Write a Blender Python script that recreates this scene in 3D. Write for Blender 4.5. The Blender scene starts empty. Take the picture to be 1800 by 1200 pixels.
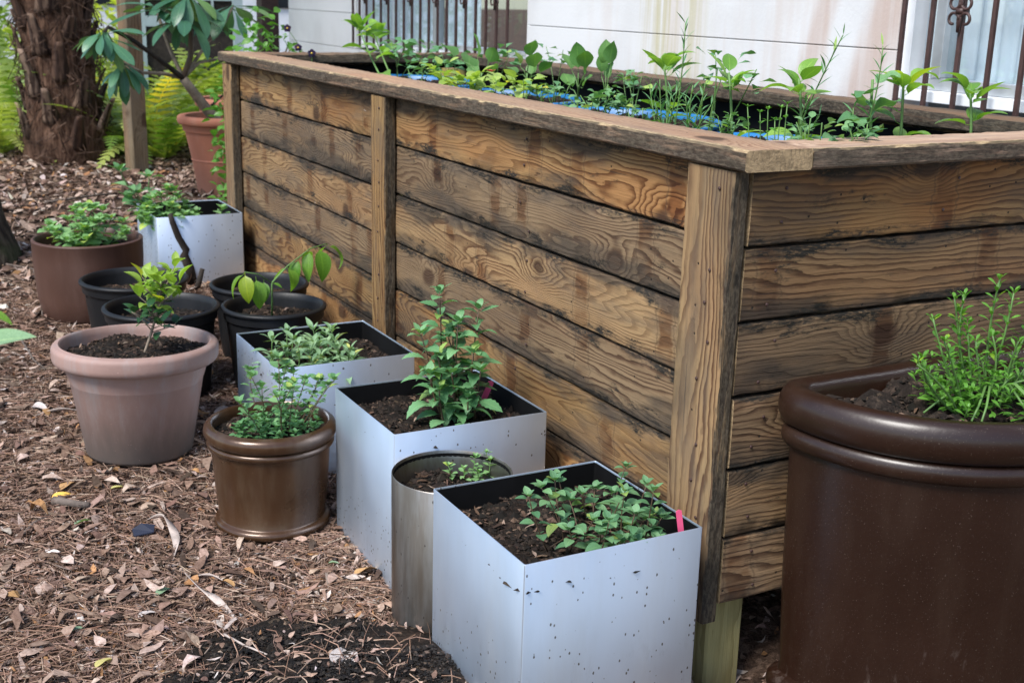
import bpy, math, random
import numpy as np
from mathutils import Vector, Matrix
random.seed(7); np.random.seed(7)
scene = bpy.context.scene
col = scene.collection
PI = math.pi
# ------------------------------------------------------------------ camera, sky, sun, exposure
CAM = Vector((-1.4182, -1.7425, 0.2859)); FPX = 2178.4
PAN, TILT, ROLL = 0.4965, 0.2715, 0.0269
_f = Vector((math.sin(PAN)*math.cos(TILT), math.cos(PAN)*math.cos(TILT), -math.sin(TILT)))
_r0 = Vector((math.cos(PAN), -math.sin(PAN), 0)); _u0 = _r0.cross(_f)
_r = _r0*math.cos(ROLL)+_u0*math.sin(ROLL); _u = -_r0*math.sin(ROLL)+_u0*math.cos(ROLL)
cd = bpy.data.cameras.new('camera'); cam = bpy.data.objects.new('camera', cd); col.objects.link(cam)
M = Matrix.Identity(4)
for i in range(3):
    M[i][0], M[i][1], M[i][2], M[i][3] = _r[i], _u[i], -_f[i], CAM[i]
cam.matrix_world = M
cd.sensor_width = 22.3; cd.lens = FPX/1800*22.3; cd.clip_start = 0.05; cd.clip_end = 400
cd.dof.use_dof = True; cd.dof.focus_distance = 2.35; cd.dof.aperture_fstop = 5.4
scene.camera = cam
SUN_AZ, SUN_EL = math.radians(248), math.radians(52)      # azimuth from +Y towards +X
w = bpy.data.worlds.new('World'); scene.world = w; w.use_nodes = True
wn = w.node_tree; bg = wn.nodes['Background']
sky = wn.nodes.new('ShaderNodeTexSky'); sky.sky_type = 'NISHITA'; sky.sun_disc = False
sky.sun_elevation = SUN_EL; sky.sun_rotation = SUN_AZ; sky.air_density = 1.0; sky.dust_density = .8; sky.ozone_density = 1.3
wn.links.new(sky.outputs[0], bg.inputs[0]); bg.inputs[1].default_value = 0.10
sl = bpy.data.lights.new('sun', 'SUN'); sl.energy = 2.4; sl.angle = math.radians(22); sl.color = (1, .97, .92)
so = bpy.data.objects.new('sun', sl); col.objects.link(so)
sd = Vector((math.sin(SUN_AZ)*math.cos(SUN_EL), math.cos(SUN_AZ)*math.cos(SUN_EL), math.sin(SUN_EL)))
so.rotation_euler = sd.to_track_quat('Z', 'Y').to_euler(); so.location = sd*20
vs = scene.view_settings; vs.view_transform = 'Standard'; vs.look = 'None'; vs.gamma = 1; vs.exposure = 1.2
vs.use_curve_mapping = False
scene.render.engine = 'CYCLES'; scene.cycles.use_denoising = True; scene.cycles.max_bounces = 7
scene.cycles.transparent_max_bounces = 12

# ------------------------------------------------------------------ places: pixel of the photograph -> point at a real depth
def ray(px, py): return _f + _r*((px-900)/FPX) - _u*((py-600)/FPX)
def atY(px, py, Y):
    d = ray(px, py); return CAM + d*((Y-CAM.y)/d.y)
def atX(px, py, X):
    d = ray(px, py); return CAM + d*((X-CAM.x)/d.x)
def atZ(px, py, Z):
    d = ray(px, py); return CAM + d*((Z-CAM.z)/d.z)
def project(p):
    d = Vector(p)-CAM; z = d.dot(_f); return 900+FPX*d.dot(_r)/z, 600-FPX*d.dot(_u)/z
def sstep(a, b, x):
    t = min(max((x-a)/(b-a), 0), 1); return t*t*(3-2*t)
def zg(x, y):
    z = -1.0 + .06*min(max(y-.5, 0), 4)
    z += .012*math.sin(x*3.1+y*1.3)*sstep(.2, 1.5, abs(y)) + .010*math.sin(y*4.2-x*2.2)
    z -= .085*math.exp(-((x-.06)**2+(y-.06)**2)/.035)
    return z
def atG(px, py):
    d = ray(px, py); t = .6
    while t < 60:
        p = CAM+d*t
        if p.z < zg(p.x, p.y): return p
        t += .002*max(1, t*.5)
    return p

# ------------------------------------------------------------------ object helpers
def link(o, parent=None):
    col.objects.link(o)
    if parent is not None: o.parent = parent
    return o
def tag(o, label=None, cat=None, group=None, kind=None):
    if label: o['label'] = label
    if cat: o['category'] = cat
    if group: o['group'] = group
    if kind: o['kind'] = kind
    return o
def empty(name, loc, label=None, cat=None, group=None, rot=None):
    o = bpy.data.objects.new(name, None); o.empty_display_size = .05; o.location = loc
    if rot: o.rotation_euler = rot
    link(o); return tag(o, label, cat, group)
def mesh(name, V, F, mat=None, smooth=True, uv=None, colr=None, mats=None, midx=None):
    me = bpy.data.meshes.new(name)
    me.from_pydata([tuple(v) for v in V], [], [tuple(f) for f in F]); me.update()
    if smooth: me.polygons.foreach_set('use_smooth', [True]*len(me.polygons))
    for m in (mats or ([mat] if mat else [])): me.materials.append(m)
    if midx is not None: me.polygons.foreach_set('material_index', list(midx))
    if uv is not None:
        l = me.uv_layers.new(name='UVMap'); li = np.empty(len(me.loops), int); me.loops.foreach_get('vertex_index', li)
        l.data.foreach_set('uv', np.asarray(uv, float)[li].ravel())
    if colr is not None:
        a = me.color_attributes.new('Col', 'FLOAT_COLOR', 'POINT')
        a.data.foreach_set('color', np.hstack([np.asarray(colr, float), np.ones((len(colr), 1))]).ravel())
    return me
def obj(name, me, parent=None, loc=None, mw=None, kind=None):
    o = bpy.data.objects.new(name, me); link(o, parent)
    if mw is not None: o.matrix_local = mw
    elif loc is not None: o.location = loc
    if kind: o['kind'] = kind
    return o
class MB:
    def __init__(s): s.V = []; s.F = []
    def add(s, V, F):
        n = len(s.V); s.V += [tuple(v) for v in V]; s.F += [tuple(i+n for i in f) for f in F]
    def box(s, x0, x1, y0, y1, z0, z1):
        s.add([(x0,y0,z0),(x1,y0,z0),(x1,y1,z0),(x0,y1,z0),(x0,y0,z1),(x1,y0,z1),(x1,y1,z1),(x0,y1,z1)],
              [(0,3,2,1),(4,5,6,7),(0,1,5,4),(1,2,6,5),(2,3,7,6),(3,0,4,7)])
    def tube(s, P, R, n=6, cap=True):
        P = [Vector(p) for p in P]
        if not isinstance(R, (list, tuple)): R = [R]*len(P)
        V = []; prev = None
        for i, p in enumerate(P):
            t = (P[min(i+1, len(P)-1)]-P[max(i-1, 0)])
            t = t.normalized() if t.length > 1e-9 else Vector((0, 0, 1))
            a = prev if prev is not None else (Vector((1, 0, 0)) if abs(t.x) < .8 else Vector((0, 1, 0)))
            a = (a-t*a.dot(t)).normalized(); prev = a; b = t.cross(a)
            for k in range(n):
                q = 2*PI*k/n; V.append(p+(a*math.cos(q)+b*math.sin(q))*R[i])
        F = [(i*n+k, i*n+(k+1) % n, (i+1)*n+(k+1) % n, (i+1)*n+k) for i in range(len(P)-1) for k in range(n)]
        if cap:
            F.append(tuple(range(n-1, -1, -1))); F.append(tuple((len(P)-1)*n+k for k in range(n)))
        s.add(V, F)
    def lathe(s, prof, n=64, close=False, c=(0, 0), sx=1, sy=1):
        V = []; m = len(prof)
        for (r, z) in prof:
            for k in range(n):
                q = 2*PI*k/n; V.append((c[0]+r*math.cos(q)*sx, c[1]+r*math.sin(q)*sy, z))
        F = [(i*n+k, i*n+(k+1) % n, (i+1)*n+(k+1) % n, (i+1)*n+k) for i in range(m-1) for k in range(n)]
        s.add(V, F)
    def mesh(s, name, mat, smooth=False): return mesh(name, s.V, s.F, mat, smooth)
    def build(s, name, mat, parent=None, smooth=False, loc=None, kind=None): return obj(name, s.mesh(name, mat, smooth), parent, loc, kind=kind)
def smooth_by_angle(o, deg=40):
    me = o.data; me.polygons.foreach_set('use_smooth', [True]*len(me.polygons)); me.set_sharp_from_angle(angle=math.radians(deg))
def bevel(o, wd=.003, seg=2):
    m = o.modifiers.new('bevel', 'BEVEL'); m.width = wd; m.segments = seg; m.limit_method = 'ANGLE'; m.angle_limit = math.radians(40)
    return o

# ------------------------------------------------------------------ node helper
class NT:
    def __init__(s, name):
        s.m = bpy.data.materials.new(name); s.m.use_nodes = True; s.t = s.m.node_tree; s.t.nodes.clear()
        s.out = s.t.nodes.new('ShaderNodeOutputMaterial')
    def put(s, sock, v):
        if v is None: return
        if hasattr(v, 'is_output'): s.t.links.new(v, sock)
        elif isinstance(v, (tuple, list)) and len(v) == 3 and sock.type == 'RGBA': sock.default_value = (*v, 1)
        else: sock.default_value = v
    def n(s, typ, **kw):
        nd = s.t.nodes.new('ShaderNode'+typ)
        for k, v in kw.items(): setattr(nd, k, v)
        return nd
    def math(s, op, a, b=None, c=None, clamp=False):
        nd = s.n('Math', operation=op, use_clamp=clamp)
        for i, v in enumerate((a, b, c)): s.put(nd.inputs[i], v)
        return nd.outputs[0]
    def vmath(s, op, a, b=None, sc=None):
        nd = s.n('VectorMath', operation=op); s.put(nd.inputs[0], a)
        if b is not None: s.put(nd.inputs[1], b)
        if sc is not None: s.put(nd.inputs[3], sc)
        return nd.outputs[1] if op in ('LENGTH', 'DISTANCE', 'DOT_PRODUCT') else nd.outputs[0]
    def noise(s, vec, scale=5, detail=3, rough=.55, dist=0, out=0):
        nd = s.n('TexNoise'); s.put(nd.inputs['Vector'], vec); nd.inputs['Scale'].default_value = scale
        nd.inputs['Detail'].default_value = detail; nd.inputs['Roughness'].default_value = rough; nd.inputs['Distortion'].default_value = dist
        return nd.outputs[out]
    def voro(s, vec, scale=5, feat='F1', out=0, rand=1, dim='3D'):
        nd = s.n('TexVoronoi', feature=feat, voronoi_dimensions=dim); s.put(nd.inputs['Vector'], vec) if dim != '1D' else s.put(nd.inputs['W'], vec)
        nd.inputs['Scale'].default_value = scale; nd.inputs['Randomness'].default_value = rand
        return nd.outputs[out]
    def ss(s, x, a, b, lo=0, hi=1):
        nd = s.n('MapRange', interpolation_type='SMOOTHSTEP'); s.put(nd.inputs[0], x)
        for i, v in enumerate((a, b, lo, hi)): s.put(nd.inputs[i+1], v)
        return nd.outputs[0]
    def lin(s, x, a, b, lo=0, hi=1):
        nd = s.n('MapRange'); s.put(nd.inputs[0], x)
        for i, v in enumerate((a, b, lo, hi)): s.put(nd.inputs[i+1], v)
        return nd.outputs[0]
    def mix(s, f, a, b, blend='MIX'):
        nd = s.n('Mix', data_type='RGBA', blend_type=blend); s.put(nd.inputs[0], f); s.put(nd.inputs[6], a); s.put(nd.inputs[7], b)
        return nd.outputs[2]
    def ramp(s, x, stops, interp='LINEAR'):
        nd = s.n('ValToRGB'); s.put(nd.inputs[0], x); e = nd.color_ramp; e.interpolation = interp
        while len(e.elements) < len(stops): e.elements.new(.5)
        for el, (p, c) in zip(e.elements, stops): el.position = p; el.color = (*c, 1)
        return nd.outputs[0]
    def sep(s, v):
        nd = s.n('SeparateXYZ'); s.put(nd.inputs[0], v); return nd.outputs
    def comb(s, x=0, y=0, z=0):
        nd = s.n('CombineXYZ')
        for i, v in enumerate((x, y, z)): s.put(nd.inputs[i], v)
        return nd.outputs[0]
    def objco(s): return s.n('TexCoord').outputs['Object']
    def uv(s): return s.n('TexCoord').outputs['UV']
    def rand(s): return s.n('ObjectInfo').outputs['Random']
    def bump(s, h, strength=.5, dist=.01, normal=None):
        nd = s.n('Bump'); nd.inputs['Strength'].default_value = strength; nd.inputs['Distance'].default_value = dist
        s.put(nd.inputs['Height'], h); s.put(nd.inputs['Normal'], normal); return nd.outputs[0]
    def bsdf(s, color, rough=.6, metal=0, normal=None, spec=.5, **kw):
        nd = s.n('BsdfPrincipled'); s.put(nd.inputs['Base Color'], color); s.put(nd.inputs['Roughness'], rough); s.put(nd.inputs['Metallic'], metal)
        s.put(nd.inputs['Specular IOR Level'], spec); s.put(nd.inputs['Normal'], normal)
        for k, v in kw.items(): s.put(nd.inputs[k], v)
        return nd.outputs[0]
    def mixs(s, f, a, b):
        nd = s.n('MixShader'); s.put(nd.inputs[0], f); s.put(nd.inputs[1], a); s.put(nd.inputs[2], b); return nd.outputs[0]
    def done(s, sh): s.t.links.new(sh, s.out.inputs[0]); return s.m

# ------------------------------------------------------------------ materials
def mat_wood(name, pale=(.48, .31, .155), dark=(.15, .072, .032), grey=(.17, .13, .095), mildew=(.020, .017, .013), mil=1.0, stick=1.0, halfw=.07, fresh=0.0, faceN=None, warp=23.0, dens=70.0, dim=1.0, endg=(.42, .30, .17), fray=0.0, hw=.07):
    pale, dark, grey = (tuple(v*dim for v in c) for c in (pale, dark, grey))
    t = NT(name); P = t.objco(); R = t.rand()
    off = t.comb(t.math('MULTIPLY', R, 137.0), t.math('MULTIPLY', R, 71.0), t.math('MULTIPLY', R, 213.0))
    Q = t.vmath('ADD', P, off); px, py, pz = t.sep(P); qx, qy, qz = t.sep(Q)
    # knots: sparse cells in the face plane
    kv = t.comb(t.math('MULTIPLY', qx, .62), qz, 0)
    kd = t.voro(kv, 2.6, 'F1', 0, 1, '2D')
    wob = t.noise(t.vmath('MULTIPLY', Q, (9, 20, 20)), 1, 2)
    kd2 = t.math('ADD', kd, t.math('MULTIPLY', t.math('SUBTRACT', wob, .5), .11))
    k = t.math('POWER', t.ss(kd2, 0.0, .26, 1, 0), 1.6)
    n1 = t.noise(t.vmath('MULTIPLY', Q, (1.25, 8, 8)), 1, 2, .45)
    n2 = t.noise(t.vmath('MULTIPLY', Q, (4, 26, 26)), 1, 2)
    n3 = t.noise(t.vmath('MULTIPLY', Q, (30, 60, 60)), 1, 2)
    h = t.math('MULTIPLY', qz, dens)
    h = t.math('ADD', h, t.math('MULTIPLY', n1, warp))
    h = t.math('ADD', h, t.math('MULTIPLY', n2, 2.4)); h = t.math('ADD', h, t.math('MULTIPLY', n3, .45))
    h = t.math('ADD', h, t.math('MULTIPLY', k, 5.5)); h = t.math('ADD', h, t.math('MULTIPLY', qy, 20.0))
    fr = t.math('FRACT', h)
    ring = t.math('MULTIPLY', t.ss(fr, .30, .88), t.ss(fr, .92, 1.0, 1, 0))
    fib = t.noise(t.vmath('MULTIPLY', Q, (6, 240, 240)), 1, 3, .6)
    tone = t.noise(t.vmath('MULTIPLY', Q, (2.2, 7, 7)), 1, 3)
    rstr = t.ss(t.noise(t.vmath('MULTIPLY', Q, (1.3, 5, 5)), 1.7, 2), .34, .60, .35, 1.0)
    base = t.mix(t.ss(tone, .38, .66), pale, tuple(.62*a+.38*b for a, b in zip(pale, dark)))
    base = t.mix(t.math('MULTIPLY', ring, rstr), base, dark)
    base = t.mix(t.math('MULTIPLY', t.ss(fib, .42, .75), .45), base, tuple(c*.55 for c in pale))
    rd = t.math('FRACT', t.math('MULTIPLY', R, 13.7)); rz = t.ss(t.noise(t.vmath('MULTIPLY', Q, (1.1, 4, 4)), 1.4, 2), .42, .66)
    base = t.mix(t.math('MULTIPLY', t.math('MULTIPLY', rz, rd), .55*(1-fresh)), base, t.mix(1.0, base, (.95, .62, .50), 'MULTIPLY'))
    ck = t.noise(t.vmath('MULTIPLY', Q, (2.5, 130, 130)), 1, 3, .6)
    base = t.mix(t.ss(ck, .66, .74, 0, .7), base, (.03, .02, .014))
    # grey weathering
    gw = t.ss(t.noise(t.vmath('MULTIPLY', Q, (2.6, 11, 11)), 1, 4, .65), .46, .66)
    base = t.mix(t.math('MULTIPLY', gw, .52*(1-fresh)), base, grey)
    # every board has its own tone
    hv = t.n('HueSaturation'); t.put(hv.inputs['Color'], base); t.put(hv.inputs['Value'], t.lin(R, 0, 1, .72, 1.18)); t.put(hv.inputs['Saturation'], t.lin(t.math('FRACT', t.math('MULTIPLY', R, 7.3)), 0, 1, .90, 1.14))
    base = hv.outputs[0]
    # knot hearts
    kc = t.ss(kd2, .035, .075, 1, 0)
    base = t.mix(t.math('MULTIPLY', kc, .85), base, (.045, .022, .012))
    # red-brown sticker stains across the board
    if stick > 0:
        sx = t.math('ADD', qx, t.math('MULTIPLY', t.math('SUBTRACT', t.noise(t.vmath('MULTIPLY', Q, (14, 30, 30)), 1, 4), .5), .05))
        sx = t.math('ADD', sx, t.math('MULTIPLY', qz, .05))
        sv = t.voro(sx, 2.7, 'F1', 0, .8, '1D')
        band = t.math('MULTIPLY', t.ss(sv, .050, .080, 1, 0), t.ss(t.noise(t.vmath('MULTIPLY', Q, (5, 12, 12)), 1.5, 3), .36, .60, .22, .9*stick))
        base = t.mix(band, base, t.mix(1.0, base, (.50, .36, .28), 'MULTIPLY'))
        line = t.math('MULTIPLY', t.ss(t.math('ABSOLUTE', t.math('SUBTRACT', sv, .085)), .0, .012, 1, 0), .45*stick)
        base = t.mix(line, base, (.06, .035, .02))
    so1 = t.noise(t.vmath('MULTIPLY', Q, (2.4, 9, 9)), 1.3, 4, .6)
    e0 = t.math('DIVIDE', t.math('ABSOLUTE', t.math('ADD', pz, t.math('MULTIPLY', t.math('SUBTRACT', R, .5), .05))), halfw)
    sf = t.ss(t.math('ADD', e0, t.math('MULTIPLY', t.math('SUBTRACT', so1, .5), 3.4)), .52, 1.2, 0, .82*min(1, mil))
    base = t.mix(sf, base, t.mix(t.math('MULTIPLY', ring, .6), tuple(v*.55 for v in grey), tuple(v*.30 for v in grey)))
    # mildew towards the edges and in patches, streaked along the grain
    mn = t.noise(t.vmath('MULTIPLY', Q, (4.5, 16, 16)), 1.5, 6, .72)
    fine = t.noise(t.vmath('MULTIPLY', Q, (70, 190, 190)), 1, 4, .72)
    e = t.math('DIVIDE', t.math('ABSOLUTE', pz), halfw)
    ef = t.ss(t.math('ADD', e, t.math('MULTIPLY', t.math('SUBTRACT', mn, .5), 2.6)), .70, 1.15)
    ef = t.math('MULTIPLY', ef, t.ss(fine, .30, .56))
    pf = t.math('MULTIPLY', t.ss(mn, .56, .72), t.ss(fine, .38, .6))
    mf = t.math('MINIMUM', t.math('ADD', t.math('MULTIPLY', ef, .85), t.math('MULTIPLY', pf, .8)), .95)
    mf = t.math('MULTIPLY', mf, mil, clamp=True)
    base = t.mix(mf, base, mildew)
    nrm = t.n('TexCoord').outputs['Normal']
    # pale sawn end grain
    eg = t.math('ABSOLUTE', t.sep(nrm)[0]); egn = t.noise(t.vmath('MULTIPLY', Q, (40, 120, 60)), 1, 4, .7)
    base = t.mix(t.ss(eg, .6, .85), base, t.mix(t.ss(egn, .3, .7), endg, tuple(v*.5 for v in endg)))
    if fray:      # splintered pale arris along the outer top edge
        top = t.ss(t.vmath('DOT_PRODUCT', nrm, (0, -1, 0)), .3, .7)
        fz = t.math('ADD', pz, t.math('MULTIPLY', t.math('SUBTRACT', t.noise(t.vmath('MULTIPLY', Q, (16, 50, 50)), 1, 5, .7), .5), .03))
        ff = t.math('MULTIPLY', t.math('MULTIPLY', top, t.ss(fz, hw-.020, hw-.012)), t.ss(t.noise(t.vmath('MULTIPLY', Q, (3, 3, 3)), 1, 2), .30, .42))
        base = t.mix(t.math('MULTIPLY', ff, fray), base, t.mix(t.ss(fine, .35, .6), (.50, .38, .22), (.26, .18, .10)))
    if faceN is not None:      # a mildewed narrow face (real dirt on that side of the lumber)
        d = t.vmath('DOT_PRODUCT', nrm, faceN)
        side = t.math('MULTIPLY', t.ss(d, .45, .8), t.ss(t.noise(t.vmath('MULTIPLY', Q, (7, 90, 90)), 1.2, 5, .7), .30, .52, .40, .90))
        base = t.mix(side, base, t.mix(t.ss(fine, .4, .65), tuple(c*1.1 for c in mildew), (.085, .070, .050)))
    # flaked white specks
    pv = t.noise(t.vmath('MULTIPLY', Q, (9, 55, 55)), 1, 4, .6)
    pm = t.math('MULTIPLY', t.ss(pv, .735, .76), t.ss(t.noise(Q, 3.1, 1), .52, .60))
    base = t.mix(pm, base, (.55, .53, .50))
    # worm and staple holes
    hd = t.voro(t.comb(qx, qz, 0), 15, 'F1', 0, 1, '2D'); hc = t.voro(t.comb(qx, qz, 0), 15, 'F1', 1, 1, '2D')
    hole = t.math('MULTIPLY', t.ss(hd, .025, .045, 1, 0), t.ss(t.sep(hc)[0], .70, .72))
    base = t.mix(t.math('MULTIPLY', hole, .9), base, (.012, .01, .008))
    hgt = t.math('ADD', t.math('MULTIPLY', ring, -.35), t.math('MULTIPLY', fib, .55)); hgt = t.math('ADD', hgt, t.math('MULTIPLY', fine, .25))
    hgt = t.math('SUBTRACT', hgt, t.math('MULTIPLY', hole, 1.5))
    nb = t.bump(hgt, .55, .004)
    return t.done(t.bsdf(base, t.lin(fib, 0, 1, .62, .9), 0, nb, .25))

def mat_simple(name, c, rough=.6, metal=0, spec=.5, var=.15, scale=8, bumpS=0, bscale=60):
    t = NT(name); P = t.objco(); nz = t.noise(P, scale, 4, .6)
    cc = t.mix(t.ss(nz, .3, .7), tuple(x*(1-var) for x in c), tuple(min(1, x*(1+var)) for x in c))
    nb = t.bump(t.noise(P, bscale, 4, .6), bumpS, .003) if bumpS else None
    return t.done(t.bsdf(cc, t.lin(nz, 0, 1, max(.03, rough-.08), min(1, rough+.08)), metal, nb, spec))

def mat_steel(name, tarnish=0.0, c=(.66, .745, .86), rough=.46):  # blue of the reflected sky is tinted into the default steel colour
    t = NT(name); P = t.objco(); x, y, z = t.sep(P); R = t.rand(); Q = t.vmath('ADD', P, t.comb(t.math('MULTIPLY', R, 31.0), t.math('MULTIPLY', R, 17.0), 0))
    br = t.noise(t.vmath('MULTIPLY', Q, (380, 380, 5)), 1, 2)
    cl = t.noise(t.vmath('MULTIPLY', Q, (3, 3, 1.5)), 1.5, 4, .6)
    base = t.mix(t.ss(cl, .3, .7), tuple(v*.92 for v in c), c)
    if tarnish:
        tn = t.noise(t.vmath('MULTIPLY', Q, (16, 16, 2.2)), 1, 5, .7)
        base = t.mix(t.math('MULTIPLY', t.ss(tn, .36, .64), tarnish), base, (.17, .13, .095))
    rg = t.math('ADD', t.lin(cl, 0, 1, rough-.06, rough+.10), t.math('MULTIPLY', br, .06))
    nb = t.bump(br, .05, .002)
    steel = t.bsdf(base, rg, 1.0, nb)
    # spattered soil: denser lower down
    low = t.lin(z, -.22, .19, 1, 0)
    v1 = t.voro(t.vmath('MULTIPLY', Q, (1, 1, .62)), 95, 'F1', 0); c1 = t.sep(t.voro(t.vmath('MULTIPLY', Q, (1, 1, .62)), 95, 'F1', 1))[0]
    s1 = t.math('MULTIPLY', t.ss(t.math('ADD', v1, t.math('MULTIPLY', t.noise(Q, 300, 2), .2)), .24, .31, 1, 0), t.math('GREATER_THAN', c1, t.lin(low, 0, 1, .86, .25)))
    v2 = t.voro(Q, 34, 'F1', 0); c2 = t.sep(t.voro(Q, 34, 'F1', 1))[0]
    s2 = t.math('MULTIPLY', t.ss(t.math('ADD', v2, t.math('MULTIPLY', t.noise(Q, 240, 2), .12)), .15, .19, 1, 0), t.math('GREATER_THAN', c2, .955))
    dust = t.math('MULTIPLY', t.ss(t.noise(t.vmath('MULTIPLY', Q, (40, 40, 14)), 1, 5, .75), .52, .80), t.lin(low, .4, 1, .02, .5))
    sp = t.math('MAXIMUM', t.math('MAXIMUM', s1, s2), dust)
    film = t.ss(t.noise(t.vmath('MULTIPLY', Q, (7, 7, 1.3)), 1, 5, .65), .42, .72, .0, .17)
    steel = t.mixs(film, steel, t.bsdf((.34, .34, .33), .8, 0))
    dirt = t.bsdf((.030, .022, .017), .9, 0)
    return t.done(t.mixs(t.math('MULTIPLY', sp, .9), steel, dirt))

def mat_leaf(name, c1, c2, rough=.42, trans=.28, vein=(1.5, 1.35, 1.2), spec=.45, edge=None):
    t = NT(name); R = t.rand(); u, v, _ = t.sep(t.uv()); P = t.objco()
    base = t.mix(R, c1, c2)
    base = t.mix(t.math('MULTIPLY', t.math('GREATER_THAN', t.math('FRACT', t.math('MULTIPLY', R, 17.3)), .94), .55), base, t.mix(1.0, base, (2.6, 1.55, .5), 'MULTIPLY'))
    nz = t.noise(P, 45, 3); base = t.mix(t.ss(nz, .35, .7), base, t.mix(1.0, base, (.72, .78, .7), 'MULTIPLY'))
    a = t.math('ABSOLUTE', u)
    mid = t.ss(a, .03, .10, 1, 0)
    ph = t.math('FRACT', t.math('ADD', t.math('MULTIPLY', v, 9.0), t.math('MULTIPLY', a, -2.2)))
    sv = t.math('MULTIPLY', t.ss(ph, .0, .14, 1, 0), t.ss(a, .9, .3, 0, 1))
    base = t.mix(t.math('MAXIMUM', t.math('MULTIPLY', mid, .75), t.math('MULTIPLY', sv, .32)), base, t.mix(1.0, base, vein, 'MULTIPLY'))
    bd = t.math('SUBTRACT', t.math('MULTIPLY', t.noise(P, 90, 2), .4), t.math('ADD', t.math('MULTIPLY', mid, .5), t.math('MULTIPLY', sv, .7)))
    nb = t.bump(bd, .35, .002)
    pr = t.bsdf(base, rough, 0, nb, spec)
    tr = t.n('BsdfTranslucent'); t.put(tr.inputs[0], t.mix(1.0, base, (1.5, 1.6, .55), 'MULTIPLY'))
    return t.done(t.mixs(trans, pr, tr.outputs[0]))

def mat_soil(name, dark=(.011, .008, .006), lite=(.055, .035, .024)):
    t = NT(name); P = t.objco(); a = t.noise(P, 38, 5, .7); b = t.noise(P, 170, 4, .7); c = t.sep(t.voro(P, 120, 'F1', 1))[0]
    base = t.mix(t.ss(a, .42, .72), dark, lite); base = t.mix(t.math('MULTIPLY', t.math('GREATER_THAN', c, .94), .6), base, (.12, .085, .055))
    h = t.math('ADD', t.math('MULTIPLY', a, 1.0), t.math('MULTIPLY', b, .6))
    return t.done(t.bsdf(base, .92, 0, t.bump(h, 1.0, .012), .2))

def mat_attr(name, rough=.75, trans=0.0, spec=.25, bumpscale=0):
    t = NT(name); a = t.n('VertexColor', layer_name='Col').outputs[0]; P = t.objco()
    c = t.mix(t.ss(t.noise(P, 130, 3), .3, .75), a, t.mix(1.0, a, (.62, .58, .55), 'MULTIPLY'))
    nb = t.bump(t.noise(P, 220, 3), .4, .002)
    sh = t.bsdf(c, rough, 0, nb, spec)
    if trans:
        tr = t.n('BsdfTranslucent'); t.put(tr.inputs[0], t.mix(1.0, c, (1.4, 1.5, .6), 'MULTIPLY')); sh = t.mixs(trans, sh, tr.outputs[0])
    return t.done(sh)

MAT = {}
MAT['plank'] = mat_wood('weathered planks', dim=.64, mil=1.25)
MAT['plank_right'] = mat_wood('brown weathered planks', pale=(.38, .235, .115), dark=(.10, .048, .022), grey=(.11, .08, .058), warp=11.0, dens=85.0, dim=.68, mil=1.2)
MAT['post'] = mat_wood('weathered post', pale=(.50, .32, .135), dark=(.14, .06, .022), mil=.55, stick=0, halfw=.09, faceN=(0, 0, -1), warp=9.0, dens=62.0, dim=.62)
MAT['cap'] = mat_wood('cap boards', pale=(.47, .33, .225), dark=(.27, .165, .11), grey=(.24, .17, .13), mil=.45, stick=0, halfw=.085, faceN=(0, 0, 1), warp=7.0, dim=1.05, fray=.95, hw=.073)
MAT['cap_back'] = mat_wood('mossy cap boards', pale=(.30, .21, .13), dark=(.15, .085, .05), mil=.8, stick=0, halfw=.085, faceN=(0, 0, 1), warp=7.0, dim=.7)
MAT['treated'] = mat_wood('treated lumber', pale=(.56, .48, .22), dark=(.34, .27, .10), grey=(.42, .36, .18), mil=.2, stick=0, halfw=.2, fresh=.7, warp=5.0, dim=.75)
MAT['greypost'] = mat_wood('grey post', pale=(.40, .31, .20), dark=(.17, .12, .07), grey=(.25, .21, .16), mil=.2, stick=0, halfw=.12, warp=4.0, dim=.75)
MAT['steel'] = mat_steel('brushed steel')
MAT['steel_dull'] = mat_steel('tarnished steel', tarnish=.75, c=(.30, .285, .27), rough=.36)
MAT['black'] = mat_simple('black liner', (.006, .006, .0065), .7, spec=.12, var=.3)
MAT['soil'] = mat_soil('potting soil')
MAT['soil_dry'] = mat_soil('crumbly dark soil', (.022, .016, .013), (.085, .06, .045))
MAT['white_wall'] = None
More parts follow.
